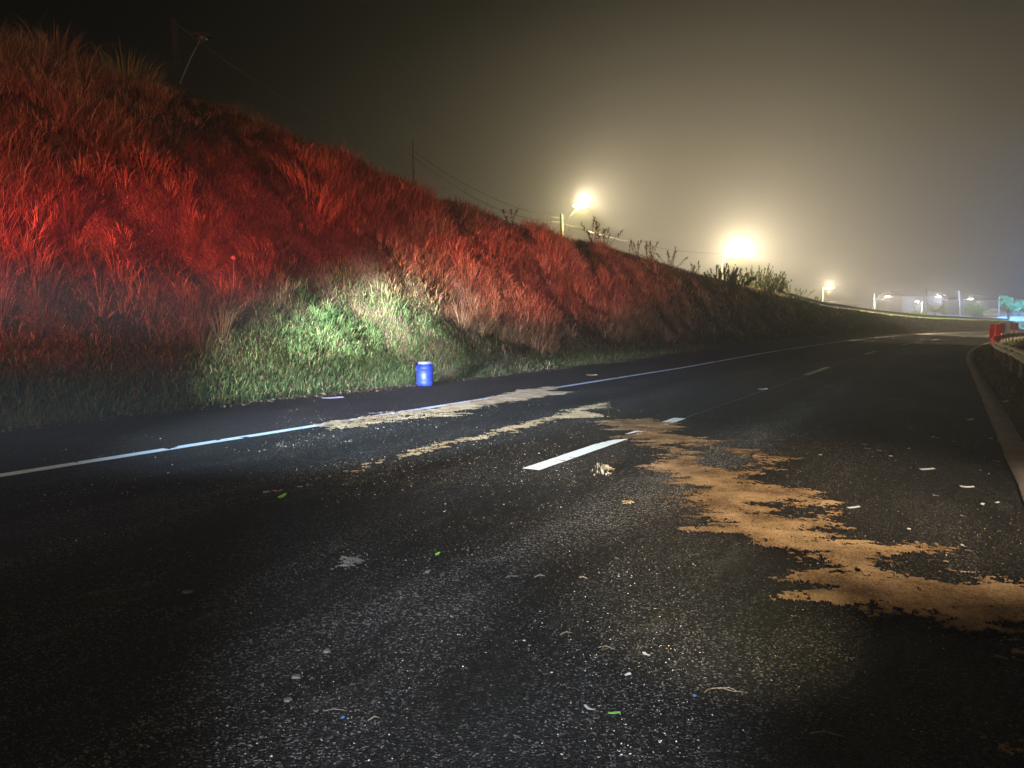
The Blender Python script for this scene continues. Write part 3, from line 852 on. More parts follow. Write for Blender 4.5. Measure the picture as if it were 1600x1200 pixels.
big = [(925, 662), (965, 655), (1030, 653), (1060, 664), (1048, 680), (1085, 684), (1120, 692), (1170, 702), (1215, 712), (1252, 722), (1248, 735), (1215, 745), (1195, 752), (1235, 762), (1275, 771), (1310, 795), (1370, 828), (1450, 852), (1530, 880), (1610, 905), (1680, 960), (1700, 1050), (1610, 1042), (1555, 1026), (1500, 1008), (1470, 990), (1400, 972), (1330, 966), (1280, 942), (1212, 924), (1232, 908), (1220, 890), (1238, 876), (1170, 864), (1158, 856), (1118, 842), (1085, 820), (1045, 810), (1008, 790), (1060, 770), (1040, 756), (1060, 745), (1008, 728), (1030, 716), (995, 700), (965, 690), (975, 676)]
spill('sawdust_spill', big, M_saw, 'long fan of orange-brown sawdust spread across the right lane', .0095, .012, .12,
      holes=[[(1062, 693), (1110, 702), (1150, 716), (1190, 728), (1165, 735), (1130, 728), (1090, 712)], [(1420, 876), (1460, 870), (1500, 880), (1500, 894), (1460, 898), (1425, 890)], [(1335, 832), (1380, 838), (1400, 848), (1360, 846)], [(1180, 790), (1270, 800), (1290, 806), (1200, 800)]],
      seed=3, freq=7.0, soft=.30, streak=.46, grainy=-.1)
spill('sand_streak', [(636, 646), (690, 634), (745, 624), (800, 612), (852, 604), (876, 605), (862, 612), (905, 613), (860, 620), (800, 629), (745, 640), (690, 645)], M_sand,
      'cream sand strip lying over the white edge line', .012, .015, .14, seed=13, grainy=-.35, freq=6, soft=.26, streak=.20, stuff=True)
spill('sand_streak', [(350, 790), (440, 766), (520, 742), (600, 718), (680, 694), (760, 674), (840, 656), (900, 637), (945, 628), (962, 638), (925, 642), (955, 652), (880, 656), (800, 678), (720, 694), (640, 716), (540, 742), (450, 768)], M_sand,
      'long thin beige sand trail running down the middle of the left lane', .011, .014, .14, seed=23, grainy=-.25, freq=6, soft=.28, streak=.16, stuff=True)
spill('sand_streak', [(470, 668), (560, 650), (640, 640), (700, 640), (800, 632), (720, 652), (600, 664), (520, 676)], M_sand,
      'sparse sand scatter beside the white edge line left of the drum', .016, .008, .25, seed=33, grainy=.25, freq=3, soft=.35, streak=.3, stuff=True)
spill('sand_heap', [(918, 740), (926, 730), (945, 727), (958, 733), (955, 745), (935, 750)], M_sand,
      'small pinkish sand heap just right of the nearest lane dash', .006, .11, .09, seed=43, grainy=.15, freq=12, soft=.26, stuff=True)
spill('sand_wisp', [(962, 786), (985, 780), (1008, 786), (990, 793)], M_sand, 'tiny pale sand wisp left of the sawdust fan', .010, .012, .06, seed=53, grainy=.1, freq=8, soft=.10, stuff=True)
spill('powder_patch', [(505, 885), (530, 870), (562, 867), (580, 872), (578, 884), (545, 893), (515, 892)], M_white, 'larger whitish powder patch on the near asphalt at centre left', .0055, .004, .10, seed=63, grainy=-.5, freq=9, soft=.16, stuff=True, cat='powder')
spill('powder_patch', [(645, 898), (662, 888), (680, 890), (668, 900)], M_white, 'small whitish powder smear right of the larger powder patch', .005, .004, .05, seed=73, grainy=-.5, freq=9, soft=.08, stuff=True, cat='powder')
spill('sawdust_spill', [(1510, 1155), (1560, 1140), (1640, 1140), (1660, 1200), (1560, 1200), (1520, 1180)], M_saw, 'small separate sawdust patch in the bottom right corner', .010, .012, .08, seed=83, freq=7, soft=.12, grainy=.25)

# thin scatter of grains on the left lane (uncountable)
def grit(n, boxes, smin, smax, name, label, pal, seed):
    r = np.random.RandomState(seed)
    P = []
    for (x0, x1, y0, y1, w) in boxes:
        m = int(n * w)
        px = x0 + r.rand(m) * (x1 - x0); py = y0 + r.rand(m) * (y1 - y0)
        v = np.array([road_pt(a, b_) for a, b_ in zip(px, py)])
        P.append(v)
    P = np.concatenate(P)
    keep = fbm(P[:, 0] * 1.6, P[:, 1] * .8, seed, 4) > .46 + .18 * (r.rand(len(P)) - .5)
    P = P[keep]; N = len(P)
    octv = np.array([[1, 0, 0], [0, 1, 0], [-1, 0, 0], [0, -1, 0], [0, 0, 1.]])
    octf = np.array([[0, 1, 4], [1, 2, 4], [2, 3, 4], [3, 0, 4]])
    dist = np.hypot(P[:, 0], P[:, 1])
    sz = (smin + (smax - smin) * r.rand(N) ** 3) * np.clip(dist / 6, .6, 1.6)
    a = r.rand(N) * 6.28
    V = octv[None] * (sz[:, None, None] * (.5 + r.rand(N, 5, 1))) * np.array([1, .75, .7])
    ca, sa = np.cos(a)[:, None], np.sin(a)[:, None]
    X = V[..., 0] * ca - V[..., 1] * sa + P[:, :1]; Y = V[..., 0] * sa + V[..., 1] * ca + P[:, 1:2]
    v = np.stack([X, Y, V[..., 2] + .002], -1).reshape(-1, 3)
    f = (octf[None] + (np.arange(N) * 5)[:, None, None]).reshape(-1, 3)
    c = np.repeat(pal[r.randint(0, len(pal), N)] * (1 + (r.rand(N, 1) - .5) * .5), 5, 0)
    tag(mesh_np(name, v, f, M_grit, colors=c), label, 'grit', kind='stuff')
M_grit = grass_mat('grit', 0.0)
PAL = np.array([[.40, .36, .28], [.22, .19, .15], [.55, .52, .48], [.10, .09, .08], [.22, .17, .10], [.08, .08, .08]])
grit(14000, [(60, 900, 680, 880, .30), (300, 1100, 850, 1190, .42), (430, 900, 630, 760, .2), (820, 1580, 700, 1150, .10)], .0022, .0085, 'gravel', 'pale grit scattered over the left lane and the near asphalt', PAL, 5)
grit(9000, [(1000, 1600, 690, 1050, .45), (880, 1300, 640, 800, .2), (430, 980, 600, 760, .35)], .002, .006, 'sawdust_grains', 'loose sawdust grains strewn around the sawdust fan and the sand trails', np.array([[.34, .22, .11], [.22, .15, .08], [.36, .30, .22]]), 9)

n = 5200
cs_ = -2 + rs.rand(n) * 44; cp_ = P_L + .10 + (rs.rand(n) ** 1.4) * .55 - .1
kk = fbm(cs_ * 1.3, cp_ * 0, 44, 3) + .35 * rs.rand(n) > .55; cs_, cp_ = cs_[kk], cp_[kk]; n = len(cs_)
b0 = W(cs_, cp_, 0.0); sz = .006 + .03 * rs.rand(n) ** 3
oc = np.array([[1, 0, 0], [0, 1, 0], [-1, 0, 0], [0, -1, 0], [0, 0, 1.]]); of = np.array([[0, 1, 4], [1, 2, 4], [2, 3, 4], [3, 0, 4]])
v = (b0[:, None] + oc[None] * (sz[:, None, None] * (.6 + .8 * rs.rand(n, 5, 1)))).reshape(-1, 3); v[:, 2] -= .002
f = (of[None] + (np.arange(n) * 5)[:, None, None]).reshape(-1, 3)
tag(mesh_np('soil_clods', v, f, M_grit, colors=np.repeat(pick(np.array([[.09, .06, .04], [.14, .10, .07], [.2, .16, .12]]), n), 5, 0)), 'crumbled soil and gravel along the foot of the bank at the shoulder edge', 'soil', kind='stuff')

# ------------------------------------------------------------------ litter, each its own thing
def flake(name, px, py, L_, W_, rot, m, label, cat, curl=.3, taper=True):
    rot += AZ
    x, y = road_pt(px, py); n = 7
    vs = []; fs = []
    for i in range(n):
        q = i / (n - 1); w = W_ * (math.sin(math.pi * (.12 + .8 * q)) if taper else (1 - .15 * math.sin(q * 9))) / 2
        z = .004 + curl * L_ * (q - .5) ** 2 * .7
        xx = (q - .5) * L_; yy = math.sin(q * 3) * W_ * .3
        vs += [(xx, yy - w, z), (xx, yy + w, z + W_ * .18), (xx, yy + w, z + W_ * .18 + .002), (xx, yy - w, z + .002)]
    for i in range(n - 1):
        for k_ in range(4):
            a = i * 4 + k_; b_ = i * 4 + (k_ + 1) % 4
            fs.append([a, b_, b_ + 4, a + 4])
    fs += [[3, 2, 1, 0], [4 * n - 4, 4 * n - 3, 4 * n - 2, 4 * n - 1]]
    o = mesh_np(name, vs, fs, m); o.location = (x, y, .003); o.rotation_euler = (0, 0, rot)
    return tag(o, label, cat)
M_leaf = mat('fresh_leaf', (.20, .55, .05), .5); M_leafd = mat('dull_leaf', (.08, .22, .04), .5)
M_wh = mat('white_scrap', (.34, .36, .38), .5); M_tan = mat('tan_scrap', (.5, .33, .18), .7); M_bl = mat('blue_scrap', (.04, .16, .42), .4)
M_twig = mat('dry_twig', (.14, .115, .08), .8)
flake('leaf', 441, 778, .15, .035, 1.45, M_leaf, 'bright green leaf lying on the left lane below the sand trail', 'leaf', .3)
flake('leaf', 684, 868, .06, .018, 1.2, M_leaf, 'small bright green leaf fragment near the middle of the asphalt', 'leaf')
flake('leaf', 960, 1118, .045, .01, .1, M_leafd, 'thin dull green blade lying beside the bent clear scrap at the bottom', 'leaf')
flake('plastic_scrap', 1010, 1025, .034, .018, 2.0, M_wh, 'upright white plastic scrap at centre right of the near asphalt', 'litter', .2, False)
flake('plastic_scrap', 921, 1110, .045, .014, 2.3, M_wh, 'bent clear plastic scrap left of the dull green blade at the bottom', 'litter', .5, False)
flake('plastic_scrap', 981, 1057, .03, .009, .6, M_wh, 'tiny flat white chip left of the upright white scrap', 'litter', .2, False)
flake('plastic_scrap', 1449, 735, .17, .035, .3, M_wh, 'long white strip lying on the dark right lane near the kerb', 'litter', .15, False)
flake('plastic_scrap', 1511, 763, .11, .03, -.2, M_wh, 'bent white scrap on the right lane nearest the kerb', 'litter', .4, False)
flake('plastic_scrap', 1334, 795, .12, .02, .4, M_wh, 'thin white strip at the far edge of the sawdust fan', 'litter', .2, False)
flake('plastic_scrap', 1516, 657, .16, .05, .4, M_tan, 'orange scrap on the dark right lane beside the kerb', 'litter', .4)
flake('plastic_scrap', 1569, 629, .22, .06, .4, M_wh, 'crumpled white scrap on the verge beyond the kerb', 'litter', .5, False)
flake('plastic_scrap', 1192, 609, .25, .06, .4, M_wh, 'flat white scrap beside the lane joint beyond the nearest dash', 'litter', .3, False)
flake('plastic_scrap', 1570, 572, .3, .1, .4, M_wh, 'white scrap in the grass under the crash barrier', 'litter', .5, False)
flake('plastic_scrap', 536, 1125, .012, .010, .4, M_bl, 'tiny blue chip near the bottom edge at centre left', 'litter', .3)
flake('plastic_scrap', 1085, 1091, .014, .009, .4, M_bl, 'tiny blue chip left of the forked dry twig', 'litter', .3)
flake('plastic_scrap', 925, 587, .3, .07, .2, M_tan, 'pinkish scrap on the shoulder just behind the edge line', 'litter', .3)
flake('paper_scrap', 520, 623, .42, .10, .5, M_wh, 'flat pale scrap on the shoulder left of the drum', 'litter', .1, False)
rr_ = random.Random(5)
SC = [(1350, 695), (1355, 702), (1424, 671), (1458, 684), (1466, 686), (1420, 702), (1490, 691), (1282, 712), (1548, 686), (1566, 692), (1590, 700), (1557, 722), (1462, 776), (1536, 790), (1558, 787), (1505, 808), (1421, 829), (1506, 855), (1374, 705), (1392, 714)]
for i, (x, y) in enumerate(SC):
    o = flake('paper_scrap', x, y, .035 + .035 * rr_.random(), .012 + .010 * rr_.random(), rr_.random() * 3, M_wh, 'tiny white paper scrap scattered on the dark right lane', 'litter', .3, False)
    o['group'] = 'white paper scraps on the right lane'
def twig(px, py, pts, r, label, m=M_twig):
    x, y = road_pt(px, py); b = MB()
    for p in pts: b.tube([(a, c_, .008 + .006 * math.sin(i * 2.1)) for i, (a, c_) in enumerate(p)], [r * (1 - .18 * i) for i in range(len(p))], 5)
    o = b.build('twig', m); o.location = (x, y, .002); o.rotation_euler = (0, 0, AZ)
    return tag(o, label, 'twig')
twig(1110, 1080, [[(0, 0), (.04, -.002), (.085, -.012), (.135, -.028)], [(.03, -.001), (.07, 0.0), (.10, -.008)], [(-.03, -.03), (-.01, -.012), (0, 0)]], .0022, 'pale forked dry twig on the asphalt at the lower right')
twig(905, 905, [[(0, 0), (.02, .001), (.045, -.004)]], .004, 'short dark stub of wood in the yellow-lit patch')
twig(875, 995, [[(0, 0), (.03, .022), (.055, .035)]], .0025, 'slanting straight twig left of the upright white scrap')
twig(935, 1015, [[(0, 0), (.03, .004), (.07, -.008)]], .0018, 'thin curved twig just left of the upright white scrap')
twig(790, 905, [[(0, 0), (.035, .02), (.07, .034)]], .0025, 'thin twig in the middle of the asphalt left of the yellow-lit patch')
twig(835, 904, [[(0, 0), (.03, .016), (.06, .03)]], .0035, 'dark twig between two others left of the yellow-lit patch')
twig(505, 1115, [[(0, 0), (.04, .006), (.08, .012)]], .0018, 'faint twig beside the tiny blue chip')
twig(1265, 1150, [[(0, 0), (.05, .005), (.11, -.012)]], .0018, 'long faint twig on the dark asphalt at the bottom right')
twig(575, 1130, [[(0, 0), (.02, .02), (.035, .03)]], .003, 'short bent twig near the bottom edge left of centre')
M_peb = noisy('pebble', (.06, .06, .06), (.11, .105, .10), 30, (.8, .9), .4, .004)
# flat stones on the near asphalt
def stone(px, py, r, label, m=M_conc, flat=.35, seed=0):
    x, y = road_pt(px, py); q = random.Random(seed); b = MB(); n = 10
    prof = []
    vs = [(0, 0, 0)]; 
    ring = [(math.cos(6.283 * i / n) * r * (.75 + .5 * q.random()), math.sin(6.283 * i / n) * r * (.7 + .4 * q.random())) for i in range(n)]
    vs = [(a, c_, 0) for a, c_ in ring] + [(a * .72, c_ * .72, r * flat * (.7 + .5 * q.random())) for a, c_ in ring] + [(0, 0, r * flat * 1.1)]
    fs = [[i, (i + 1) % n, n + (i + 1) % n, n + i] for i in range(n)] + [[n + i, n + (i + 1) % n, 2 * n] for i in range(n)]
    o = mesh_np('stone', vs, fs, m); o.location = (x, y, .001)
    return tag(o, label, 'stone')
stone(450, 1094, .018, 'flat grey stone casting a dark shadow at lower left', M_peb, seed=1)
stone(463, 1058, .020, 'grey stone just above the flat one at lower left', M_peb, seed=2)
stone(385, 833, .055, 'wide flat grey clod on the dark left lane', M_shoulder, .12, 3)
stone(511, 1018, .020, 'pale lump of mortar left of centre on the near asphalt', M_peb, seed=4)
stone(293, 925, .03, 'flat pale stone on the dark asphalt at left', M_peb, .15, 5)
stone(819, 1001, .007, 'small round pebble in the middle of the near asphalt', seed=6)
stone(862, 1051, .007, 'small dull pebble below the round one on the near asphalt', seed=7)

# torn edge of the shoulder: clods and straw by the drum
pt = []
n = 260
px = 440 + rs.rand(n) * 170; py = 607 + (610 - px) * .085 + (rs.rand(n) - .5) * 9
xy = np.array([road_pt(a, b_) for a, b_ in zip(px, py)])
base = np.concatenate([xy, np.full((n, 1), .01)], 1); a = rs.rand(n) * 6.28; l = .08 + .25 * rs.rand(n)
v, f, c = blades(base, np.stack([np.cos(a) * l, np.sin(a) * l], -1), .02 + .05 * rs.rand(n), np.full(n, .014), pick(STRAW * 1.2, n))
tag(mesh_np('straw', v, f, M_grass, colors=c), 'loose straw lying at the edge of the shoulder left of the drum', 'straw', kind='stuff')

# ------------------------------------------------------------------ crash barriers
def w_profile():
    # classic two-wave steel beam, height .31, coordinates (out, up)
    return [(0, .155), (.02, .15), (.075, .115), (.08, .085), (.075, .06), (.015, .02), (.01, 0), (.015, -.02), (.075, -.06), (.08, -.085), (.075, -.115), (.02, -.15), (0, -.155)]
def barrier(name, s0, s1, pfun, zfun, side, label, step_post, m_beam, m_post, post_h, beam_z=.58, seg=4.0, cutoff=None):
    s_mid = s0
    org = W(s0, pfun(s0), zfun(s0))
    t = empty(name, org, label=label, cat='crash barrier')
    pr = w_profile()
    s = s0
    while s < s1 - .1:
        e = min(s + seg + .08, s1)
        ss = np.linspace(s, e, 4); vs = []
        for q in ss:
            for (o_, z_) in pr: vs.append(W(q, pfun(q) + side * o_, zfun(q) + beam_z + z_ + (0.0 if q < e - .05 else .0)) - org)
        nb = len(pr); fs = []
        for i in range(3):
            for k_ in range(nb - 1): fs.append([i * nb + k_, i * nb + k_ + 1, (i + 1) * nb + k_ + 1, (i + 1) * nb + k_])
        o = mesh_np('rail', vs, fs, m_beam, t)
        sm = o.modifiers.new('thick', 'SOLIDIFY'); sm.thickness = .006
        s += seg
    s = s0 + .3
    while s < s1:
        b = MB(); c_ = W(s, pfun(s) - side * .07, zfun(s)) - org
        b.box((c_[0], c_[1], c_[2] + post_h / 2 - .15), (.07, .11, post_h + .3), -float(ang(s)))
        b.box((c_[0] + side * .045, c_[1], c_[2] + beam_z), (.05, .08, .2), -float(ang(s)))
        b.build('post', m_post, t)
        s += step_post
    return t
tR = barrier('crash_barrier', 9, 113, lambda s: 1.62 + 0 * s, lambda s: float(elev(s, 1.7)), -1, 'weathered steel crash barrier curving along the right edge of the road', 4.0, M_galv, M_post, .72, beam_z=.66)
# reflector studs on the curved part of the right barrier
for q in np.arange(39, 72, 3.0):
    b = MB(); c_ = W(q, 1.52, float(elev(q, 1.7)) + .66) - np.array(tR.location)
    b.box((c_[0], c_[1], c_[2] + .12), (.10, .03, .10)); b.build('reflector', M_red, tR)
rimp = lambda s: P_L - float(rimh(s)) * 1.02 - .5
barrier('crash_barrier', 68, 190, rimp, lambda s: float(elev(s, rimp(s))), 1, 'long crash barrier with pale posts on the crest of the far bank', 4.0, M_galv, M_conc, .62, beam_z=.45)

# marker boards behind the right barrier
for i, (px, py0, py1, D, w, m_, lab) in enumerate([
    (1549.5, 507, 530, 50, .27, M_red, 'nearest bright red marker board above the bend of the barrier'),
    (1559, 507, 529, 52, .28, M_red, 'second bright red marker board right beside the nearest one'),
    (1566.5, 505, 520, 57, .30, M_reddark, 'dark marker board just right of the two red ones'),
    (1581, 504, 516, 72, .32, M_reddark, 'left one of the two dark marker boards near the right edge'),
    (1588, 504, 516, 74, .32, M_reddark, 'rightmost dark marker board at the right edge')]):
    top = at(px, py0, D); bot = at(px, py1, D); h = top[2] - bot[2]
    t = empty('marker_board', (bot[0], bot[1], bot[2] - .9), AZ * .2, label=lab, cat='marker board', group='marker boards behind the right barrier')
    b = MB(); b.box((0, 0, .9 + h / 2), (w, .03, h)); b.box((0, -.017, .9 + h / 2), (w - .05, .006, h - .06)); b.build('panel', m_, t)
    b = MB(); b.box((0, .05, .45 + h / 2), (.06, .06, .9 + h)); b.build('post', M_post, t)
    if i == 0:
        b = MB(); b.lathe([(.001, .0), (.05, .0), (.05, .012), (.03, .02)], 16); o = b.build('reflector', mat('white_reflector', (.95, .9, .9), .2, emit=None), t)
        o.rotation_euler = (math.pi / 2, 0, 0); o.location = (-.04, -.02, .9 + h * .75)

# ------------------------------------------------------------------ poles and street lamps
def pole(name, px, ytop, ybot, D, r0, r1, m, label, lean=0, cross=None, cat='utility pole'):
    top = at(px + lean, ytop, D); bot = at(px, ybot, D)
    base = np.array([bot[0], bot[1], bot[2] - 1.5])
    t = empty(name, base, label=label, cat=cat)
    b = MB(); b.tube([(0, 0, 0), tuple(top - base)], [r0, r1], 10); b.build('shaft', m, t)
    if cross:
        b = MB(); q = top - base
        for dz in cross:
            b.box((q[0], q[1], q[2] - dz), (1.7, .1, .1), AZ - .5)
        b.build('crossarm', m, t)
        b = MB()
        for dz in cross:
            for k_ in (-.7, -.3, .3, .7):
                b.lathe([(.02, 0), (.05, .02), (.03, .08), (.05, .12), (.02, .16)], 8, (q[0] + k_ * math.cos(AZ - .5), q[1] + k_ * math.sin(AZ - .5), q[2] - dz + .05))
        b.build('insulators', M_conc, t)
    return t, base, top
def street_lamp(px, py, D, color, power, label, ybase=None, lens=.16, arm_px=None, arm_py=None, m=M_conc, lit=True, emit=60, r=.07, own_pole=True, lr=.12, away=0):
    """lamp head at the pixel; its arm runs to the pole top (arm_px, arm_py); its own pole unless told otherwise"""
    hd = at(px, py, D)
    ax = px - 14 if arm_px is None else arm_px; ay = py + 8 if arm_py is None else arm_py
    pt_ = at(ax, ay, D)
    yb = ybase if ybase else py + 60
    bt = at(ax, yb, D)
    base = np.array([pt_[0], pt_[1], bt[2] - .8])
    t = empty('street_lamp', base, label=label, cat='street lamp')
    if own_pole:
        b = MB(); b.tube([(0, 0, 0), tuple(pt_ - base + np.array([0, 0, .3]))], [r * 1.5, r], 10); b.build('pole', m, t)
    b = MB(); q0 = pt_ - base; q1 = hd - base
    b.tube([tuple(q0), tuple(q0 * .5 + q1 * .5 + np.array([0, 0, .12])), tuple(q1 + np.array([0, 0, .08]))], .03, 6); b.build('arm', M_housing, t)
    d = q1 - q0; rz = math.atan2(d[1], d[0])
    b = MB()
    b.box((q1[0], q1[1], q1[2] + .10), (.62, .26, .09), rz); b.box((q1[0], q1[1], q1[2] + .16), (.42, .18, .05), rz)
    hs = b.build('lamp_head', M_housing if lit else M_wood, t)
    le = MB()
    le.lathe([(lens * .25, -.10), (lens * .7, -.085), (lens, -.03), (lens * 1.05, .045)], 16, tuple(q1))
    ml = mat('lamp_glass', (.8, .8, .8) if lit else (.1, .1, .1), .3, emit=tuple(color) if lit else None, estr=emit if lit else 0)
    le.build('lens', ml, hs, True)
    if lit:
        lamp('lamp_light', 'POINT', tuple(q1 + np.array([0, 0, -.32])), color, power, lr, parent=t)
        if away:      # extra spot added, turned from the viewer to make the fog behind glow
            d_ = FW + RT * .55 + np.array([0, 0, .12]); e = q1 + np.array([0, 0, .6])
            lamp('fog_fill', 'SPOT', tuple(e), (1.0, .79, .50) if color[2] < .45 else color, away, lr, tuple(e + d_), 172, .25, parent=t)
    return t
WARM = (1.0, .84, .44); NEUT = (1.0, .90, .72); COOL = (.80, .90, 1.0)
pole('utility_pole', 279, 30, 128, 27, .16, .11, M_wood, 'dark leaning utility pole barely visible behind the upper left crest', lean=-8)
street_lamp(316, 60, 27, NEUT, 0, 'unlit street lamp on a slanting arm beside the dark pole at upper left', ybase=135, arm_px=281, arm_py=131, m=M_wood, lit=False, own_pole=False)
pole('utility_pole', 646, 216, 285, 48, .07, .05, M_post, 'faint grey utility pole in the fog above the crest', lean=-1)
pole('utility_pole', 879, 335, 366, 62, .16, .13, M_conc, 'short white-lit pole left of the hanging lamp', lean=-2)
street_lamp(908, 322, 62, (1.0, .85, .28), 2800, 'bright street lamp with a conical glow left of centre', ybase=372, arm_px=885, arm_py=345, own_pole=False, emit=40, lens=.62, away=185000)
street_lamp(1150, 400, 86, (1.0, .85, .28), 3600, 'brightest street lamp blazing behind the bush on the crest', ybase=470, arm_px=1128, arm_py=404, emit=60, lens=1.0, lr=.4, away=700000)
street_lamp(1295, 450, 125, WARM, 1800, 'smaller round-glowing street lamp right of the brightest one', ybase=485, arm_px=1286, arm_py=452, emit=50, lens=.75, away=160000)
street_lamp(1387, 463, 165, NEUT, 5000, 'far street lamp on a slanting arm with a pale pole to its left', ybase=499, arm_px=1368, arm_py=474, emit=45, lens=.4)
street_lamp(1433, 471, 190, NEUT, 3500, 'far street lamp directly left of the short white pole', ybase=502, arm_px=1441, arm_py=474, emit=45, lens=.4, r=.12)
street_lamp(1467, 463, 205, (1, .93, .85), 5000, 'far street lamp between the two dark poles', ybase=504, arm_px=1458, arm_py=465, emit=45, lens=.4, m=M_wood, r=.05)
street_lamp(1517, 467, 210, (1, .95, .88), 5500, 'far starry street lamp right of the yellow-lit pole', ybase=504, arm_px=1505, arm_py=469, emit=45, lens=.42, m=M_wood, own_pole=False)
street_lamp(1705, 455, 150, (.12, .42, 1.0), 1500, 'blue-white lamp shining from beyond the right edge', ybase=500, emit=40, lens=.5, away=420000)
pole('utility_pole', 1366, 459, 500, 168, .17, .13, M_conc, 'pale utility pole holding thin wires above the far bank')
pole('utility_pole', 1448, 452, 500, 195, .16, .13, M_wood, 'tall dark thin pole right of the short white lamp pole')
pole('utility_pole', 1503, 454, 505, 185, .20, .15, M_conc, 'tall leaning pole with a yellow-lit lower half', lean=-5, cross=(.3,))
pole('utility_pole', 1561, 464, 504, 190, .16, .12, M_conc, 'slim pale pole left of the blue-lit tree')

def wire(pa, pb, sag, label, r=.03, n=12):
    a = np.array(pa); b_ = np.array(pb); b = MB()
    pts = [a + (b_ - a) * q + np.array([0, 0, -sag * 4 * q * (1 - q)]) - a for q in np.linspace(0, 1, n)]
    b.tube([tuple(p) for p in pts], r, 4); o = b.build('power_line', M_wire); o.location = a
    tag(o, label, 'cable')
wire(at(877, 341, 62), at(640, 232, 48), .8, 'upper power line running left from the white-lit pole', .02)
wire(at(877, 347, 62), at(640, 240, 48), 1.1, 'lower power line running left from the white-lit pole', .02)
wire(at(878, 349, 62), at(1128, 396, 86), .6, 'power line running right from the white-lit pole', .015)
wire(at(1366, 469, 168), at(1290, 468, 125), .9, 'upper wire sagging left from the pale far pole', .03)
wire(at(1366, 473, 168), at(1290, 474, 125), .9, 'lower wire sagging left from the pale far pole', .03)
wire(at(1498, 455, 185), at(1640, 463, 150), .7, 'upper power line running off the right edge', .035)
wire(at(1498, 458, 185), at(1640, 468, 150), .9, 'lower power line running off the right edge', .035)
wire(at(1498, 475, 185), at(1448, 466, 195), .8, 'wire between the two tall far poles', .03)
wire(at(272, 34, 27), at(646, 214, 48), 1.2, 'faint power line descending from the dark pole at upper left', .014)

# ------------------------------------------------------------------ buildings beyond
def corrug(name, c1, c2):
    m = mat(name, c1, .6); nt = m.node_tree; L = nt.links.new; b = nt.nodes['Principled BSDF']
    tc = nd(m, 'ShaderNodeTexCoord'); wv = nd(m, 'ShaderNodeTexWave', Scale=1.1); wv.bands_direction = 'X'
    L(tc.outputs['Object'], wv.inputs['Vector'])
    bp = nd(m, 'ShaderNodeBump', Strength=.9, Distance=.05); L(wv.outputs['Fac'], bp.inputs['Height']); L(bp.outputs['Normal'], b.inputs['Normal'])
    n = nd(m, 'ShaderNodeTexNoise', Scale=.5, Detail=5); L(tc.outputs['Object'], n.inputs['Vector'])
    r = nd(m, 'ShaderNodeValToRGB'); r.color_ramp.elements[0].position = .4; r.color_ramp.elements[1].position = .62
    r.color_ramp.elements[0].color = (*c1, 1); r.color_ramp.elements[1].color = (*c2, 1)
    L(n.outputs['Fac'], r.inputs['Fac']); L(r.outputs['Color'], b.inputs['Base Color'])
    return m
M_corr = corrug('corrugated_sheet', (.07, .09, .12), (.13, .16, .20)); M_corrd = corrug('dark_sheet', (.05, .05, .05), (.08, .078, .075))
M_roof = noisy('roof_sheet', (.07, .07, .07), (.12, .12, .12), 1, (.7, .9), .2, .02)
def shed(name, x0, x1, yt, yb, D, depth, label, mw, peak=0, doors=(), cat='building', strips=0):
    a = at(x0, yb, D); b_ = at(x1, yb, D); top = at((x0 + x1) / 2, yt, D)[2]
    zb = min(a[2], b_[2]) - 2.0; h = top - zb; w = float(np.hypot(*(b_ - a)[:2]))
    t = empty(name, (a[0], a[1], zb), AZ, label=label, cat=cat)
    b = MB(); b.box((w / 2, depth / 2, h / 2), (w, depth, h)); wall = b.build('wall', mw, t)
    b = MB()
    vs = [(-.5, -.6, h + .02), (w + .5, -.6, h + .02), (w + .5, depth + .5, h + .02), (-.5, depth + .5, h + .02), (-.5, depth / 2, h + .05 + peak), (w + .5, depth / 2, h + .05 + peak),
          (-.5, -.6, h + .2), (w + .5, -.6, h + .2)]
    b.add(vs, [[0, 3, 2, 1], [6, 7, 5, 4], [3, 4, 5, 2], [0, 6, 4, 3], [1, 2, 5, 7], [0, 1, 7, 6]]); b.build('roof', M_roof, t)
    for (u0, u1, v0, v1, mm, nm) in doors:
        b = MB(); b.box((w * (u0 + u1) / 2, -.06, h * (v0 + v1) / 2), (w * (u1 - u0), .10, h * (v1 - v0))); b.build(nm, mm, t)
    return t
M_dk = mat('dark_opening_and_shade', (.03, .03, .035), .5); M_lt = mat('pale_panel', (.55, .62, .68), .5)
shed('warehouse', 1408, 1476, 464, 500, 228, 18, 'pale blue corrugated warehouse behind the dark pole', M_corr, 2.2,
     doors=[(.0, .10, .0, .97, M_corrd, 'dark_bay'), (.30, .345, .2, .9, M_dk, 'pillar_gap'), (.50, .56, .2, .95, M_dk, 'pillar_gap'), (.62, .98, .5, .72, M_dk, 'canopy_shadow')])  # canopy shadow is a dark panel, shade painted onto the wall
shed('warehouse', 1478, 1568, 470, 501, 226, 20, 'low dark shed behind the yellow-lit leaning pole', M_corrd, 1.0,
     doors=[(.1, .25, .3, .75, M_dk, 'shutter'), (.45, .6, .3, .75, M_dk, 'shutter')])
shed('house', 1572, 1680, 488, 502, 200, 10, 'small low house below the blue-lit tree', M_conc, 1.2,
     doors=[(.05, .10, .3, .9, M_dk, 'window'), (.16, .2, .3, .9, M_dk, 'window')], cat='house')
shed('block_wall', 1420, 1680, 494, 503, 180, .25, 'long low pale wall standing behind the far crest', M_conc, .05, cat='wall')

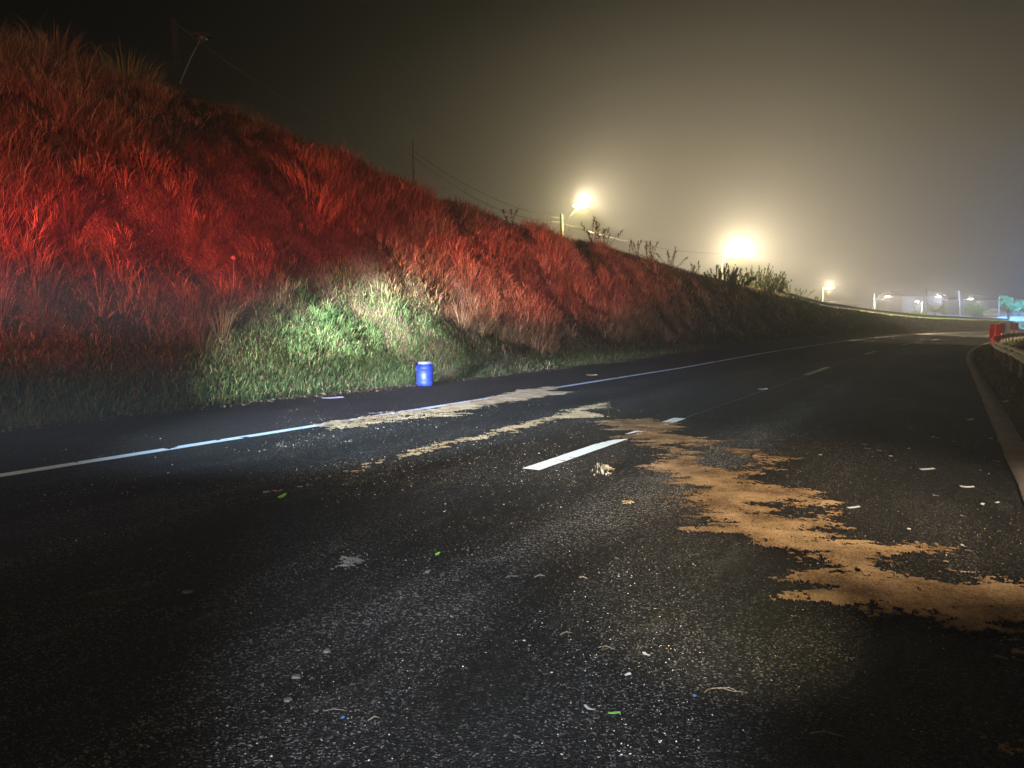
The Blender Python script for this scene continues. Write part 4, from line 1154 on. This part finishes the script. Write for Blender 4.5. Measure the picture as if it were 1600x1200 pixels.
YG = np.array([[.25, .34, .05], [.32, .40, .08], [.18, .28, .04]])
def at_ground(px, D, yb=503): a = at(px, yb, D); return (a[0], a[1], a[2])
def frond_tree(px, D, h, nf, label, seed, flen=3.0, yb=501):
    r = random.Random(seed); org = at_ground(px, D, yb)
    t = empty('palm_plant', org, label=label, cat='palm')
    b = MB(); b.tube([(0, 0, 0), (0.1, 0, h * .5)], [.22, .14], 8); b.build('trunk', M_wood, t)
    parts = []
    for i in range(nf):
        a = 6.283 * i / nf + r.random() * .5; el = .35 + .9 * r.random(); m = 46
        q = np.linspace(.08, 1, m); L_ = flen * (.7 + .4 * r.random())
        x = np.cos(a) * L_ * q * math.cos(el * .6); y = np.sin(a) * L_ * q * math.cos(el * .6)
        z = h * .5 + L_ * (q * math.sin(el) * 1.1 - q ** 2 * .35)
        base = np.stack([x, y, z], -1); sd = np.where(np.arange(m) % 2 == 0, 1, -1)
        ll = .55 * np.sin(q * 2.6 + .3)
        parts.append(blades(base, np.stack([-np.sin(a) * sd * ll + np.cos(a) * .2, np.cos(a) * sd * ll + np.sin(a) * .2], -1), np.full(m, -.08), np.full(m, .16), pick(YG, m)))
        parts.append(blades(base[:-1:2], (base[2::2] - base[:-2:2])[:, :2] if m % 2 else (base[1::2] - base[:-1:2])[:, :2] * 2, np.full(m // 2, .05), np.full(m // 2, .09), pick(YG, m // 2)))
    v, f, c = merge(parts); mesh_np('crown', v, f, M_grass, t, colors=c)
frond_tree(1460, 165, 3.2, 13, 'bright yellow-green palm plant at the foot of the dark thin pole', 2, 3.6)
frond_tree(1474, 168, 2.6, 11, 'wide-fronded palm plant leaning right of the brighter one', 6, 3.4)
leafy('tree', at_ground(1522, 178), 3.0, 4.6, 1100, 'sparse pale tree right of the yellow-lit leaning pole', 'tree', YG * .7, .32, True, 8)
leafy('tree', at_ground(1576, 172, 500), 2.6, 5.6, 2800, 'rounded blue-green lit tree near the right edge', 'tree', np.array([[.12, .30, .14], [.16, .36, .18]]), .34, True, 9)
leafy('bush', at_ground(1432, 172, 500), 2.4, 1.5, 1500, 'low bright green bush at the foot of the short white pole', 'bush', YG, .26, False, 10)
leafy('bush', at_ground(1415, 176, 499), 2.2, 1.2, 1200, 'low green bush left of the short white pole', 'bush', YG * .8, .26, False, 12)

# ------------------------------------------------------------------ the foggy air
hz = MB(); hz.box((0, 215, 21.5), (680, 690, 49)); haze = hz.build('haze', None)
hm = bpy.data.materials.new('haze'); hm.use_nodes = True; hm.node_tree.nodes.clear()
ho = nd(hm, 'ShaderNodeOutputMaterial'); hv = nd(hm, 'ShaderNodeVolumePrincipled')
hv.inputs['Color'].default_value = (.93, .95, 1, 1); hv.inputs['Density'].default_value = .0032; hv.inputs['Anisotropy'].default_value = .62
try: hv.inputs['Density Attribute'].default_value = ''
except Exception: pass
hm.node_tree.links.new(hv.outputs[0], ho.inputs['Volume'])
haze.data.materials.append(hm)
tag(haze, 'thin night fog glowing around the street lamps', 'haze', kind='stuff')
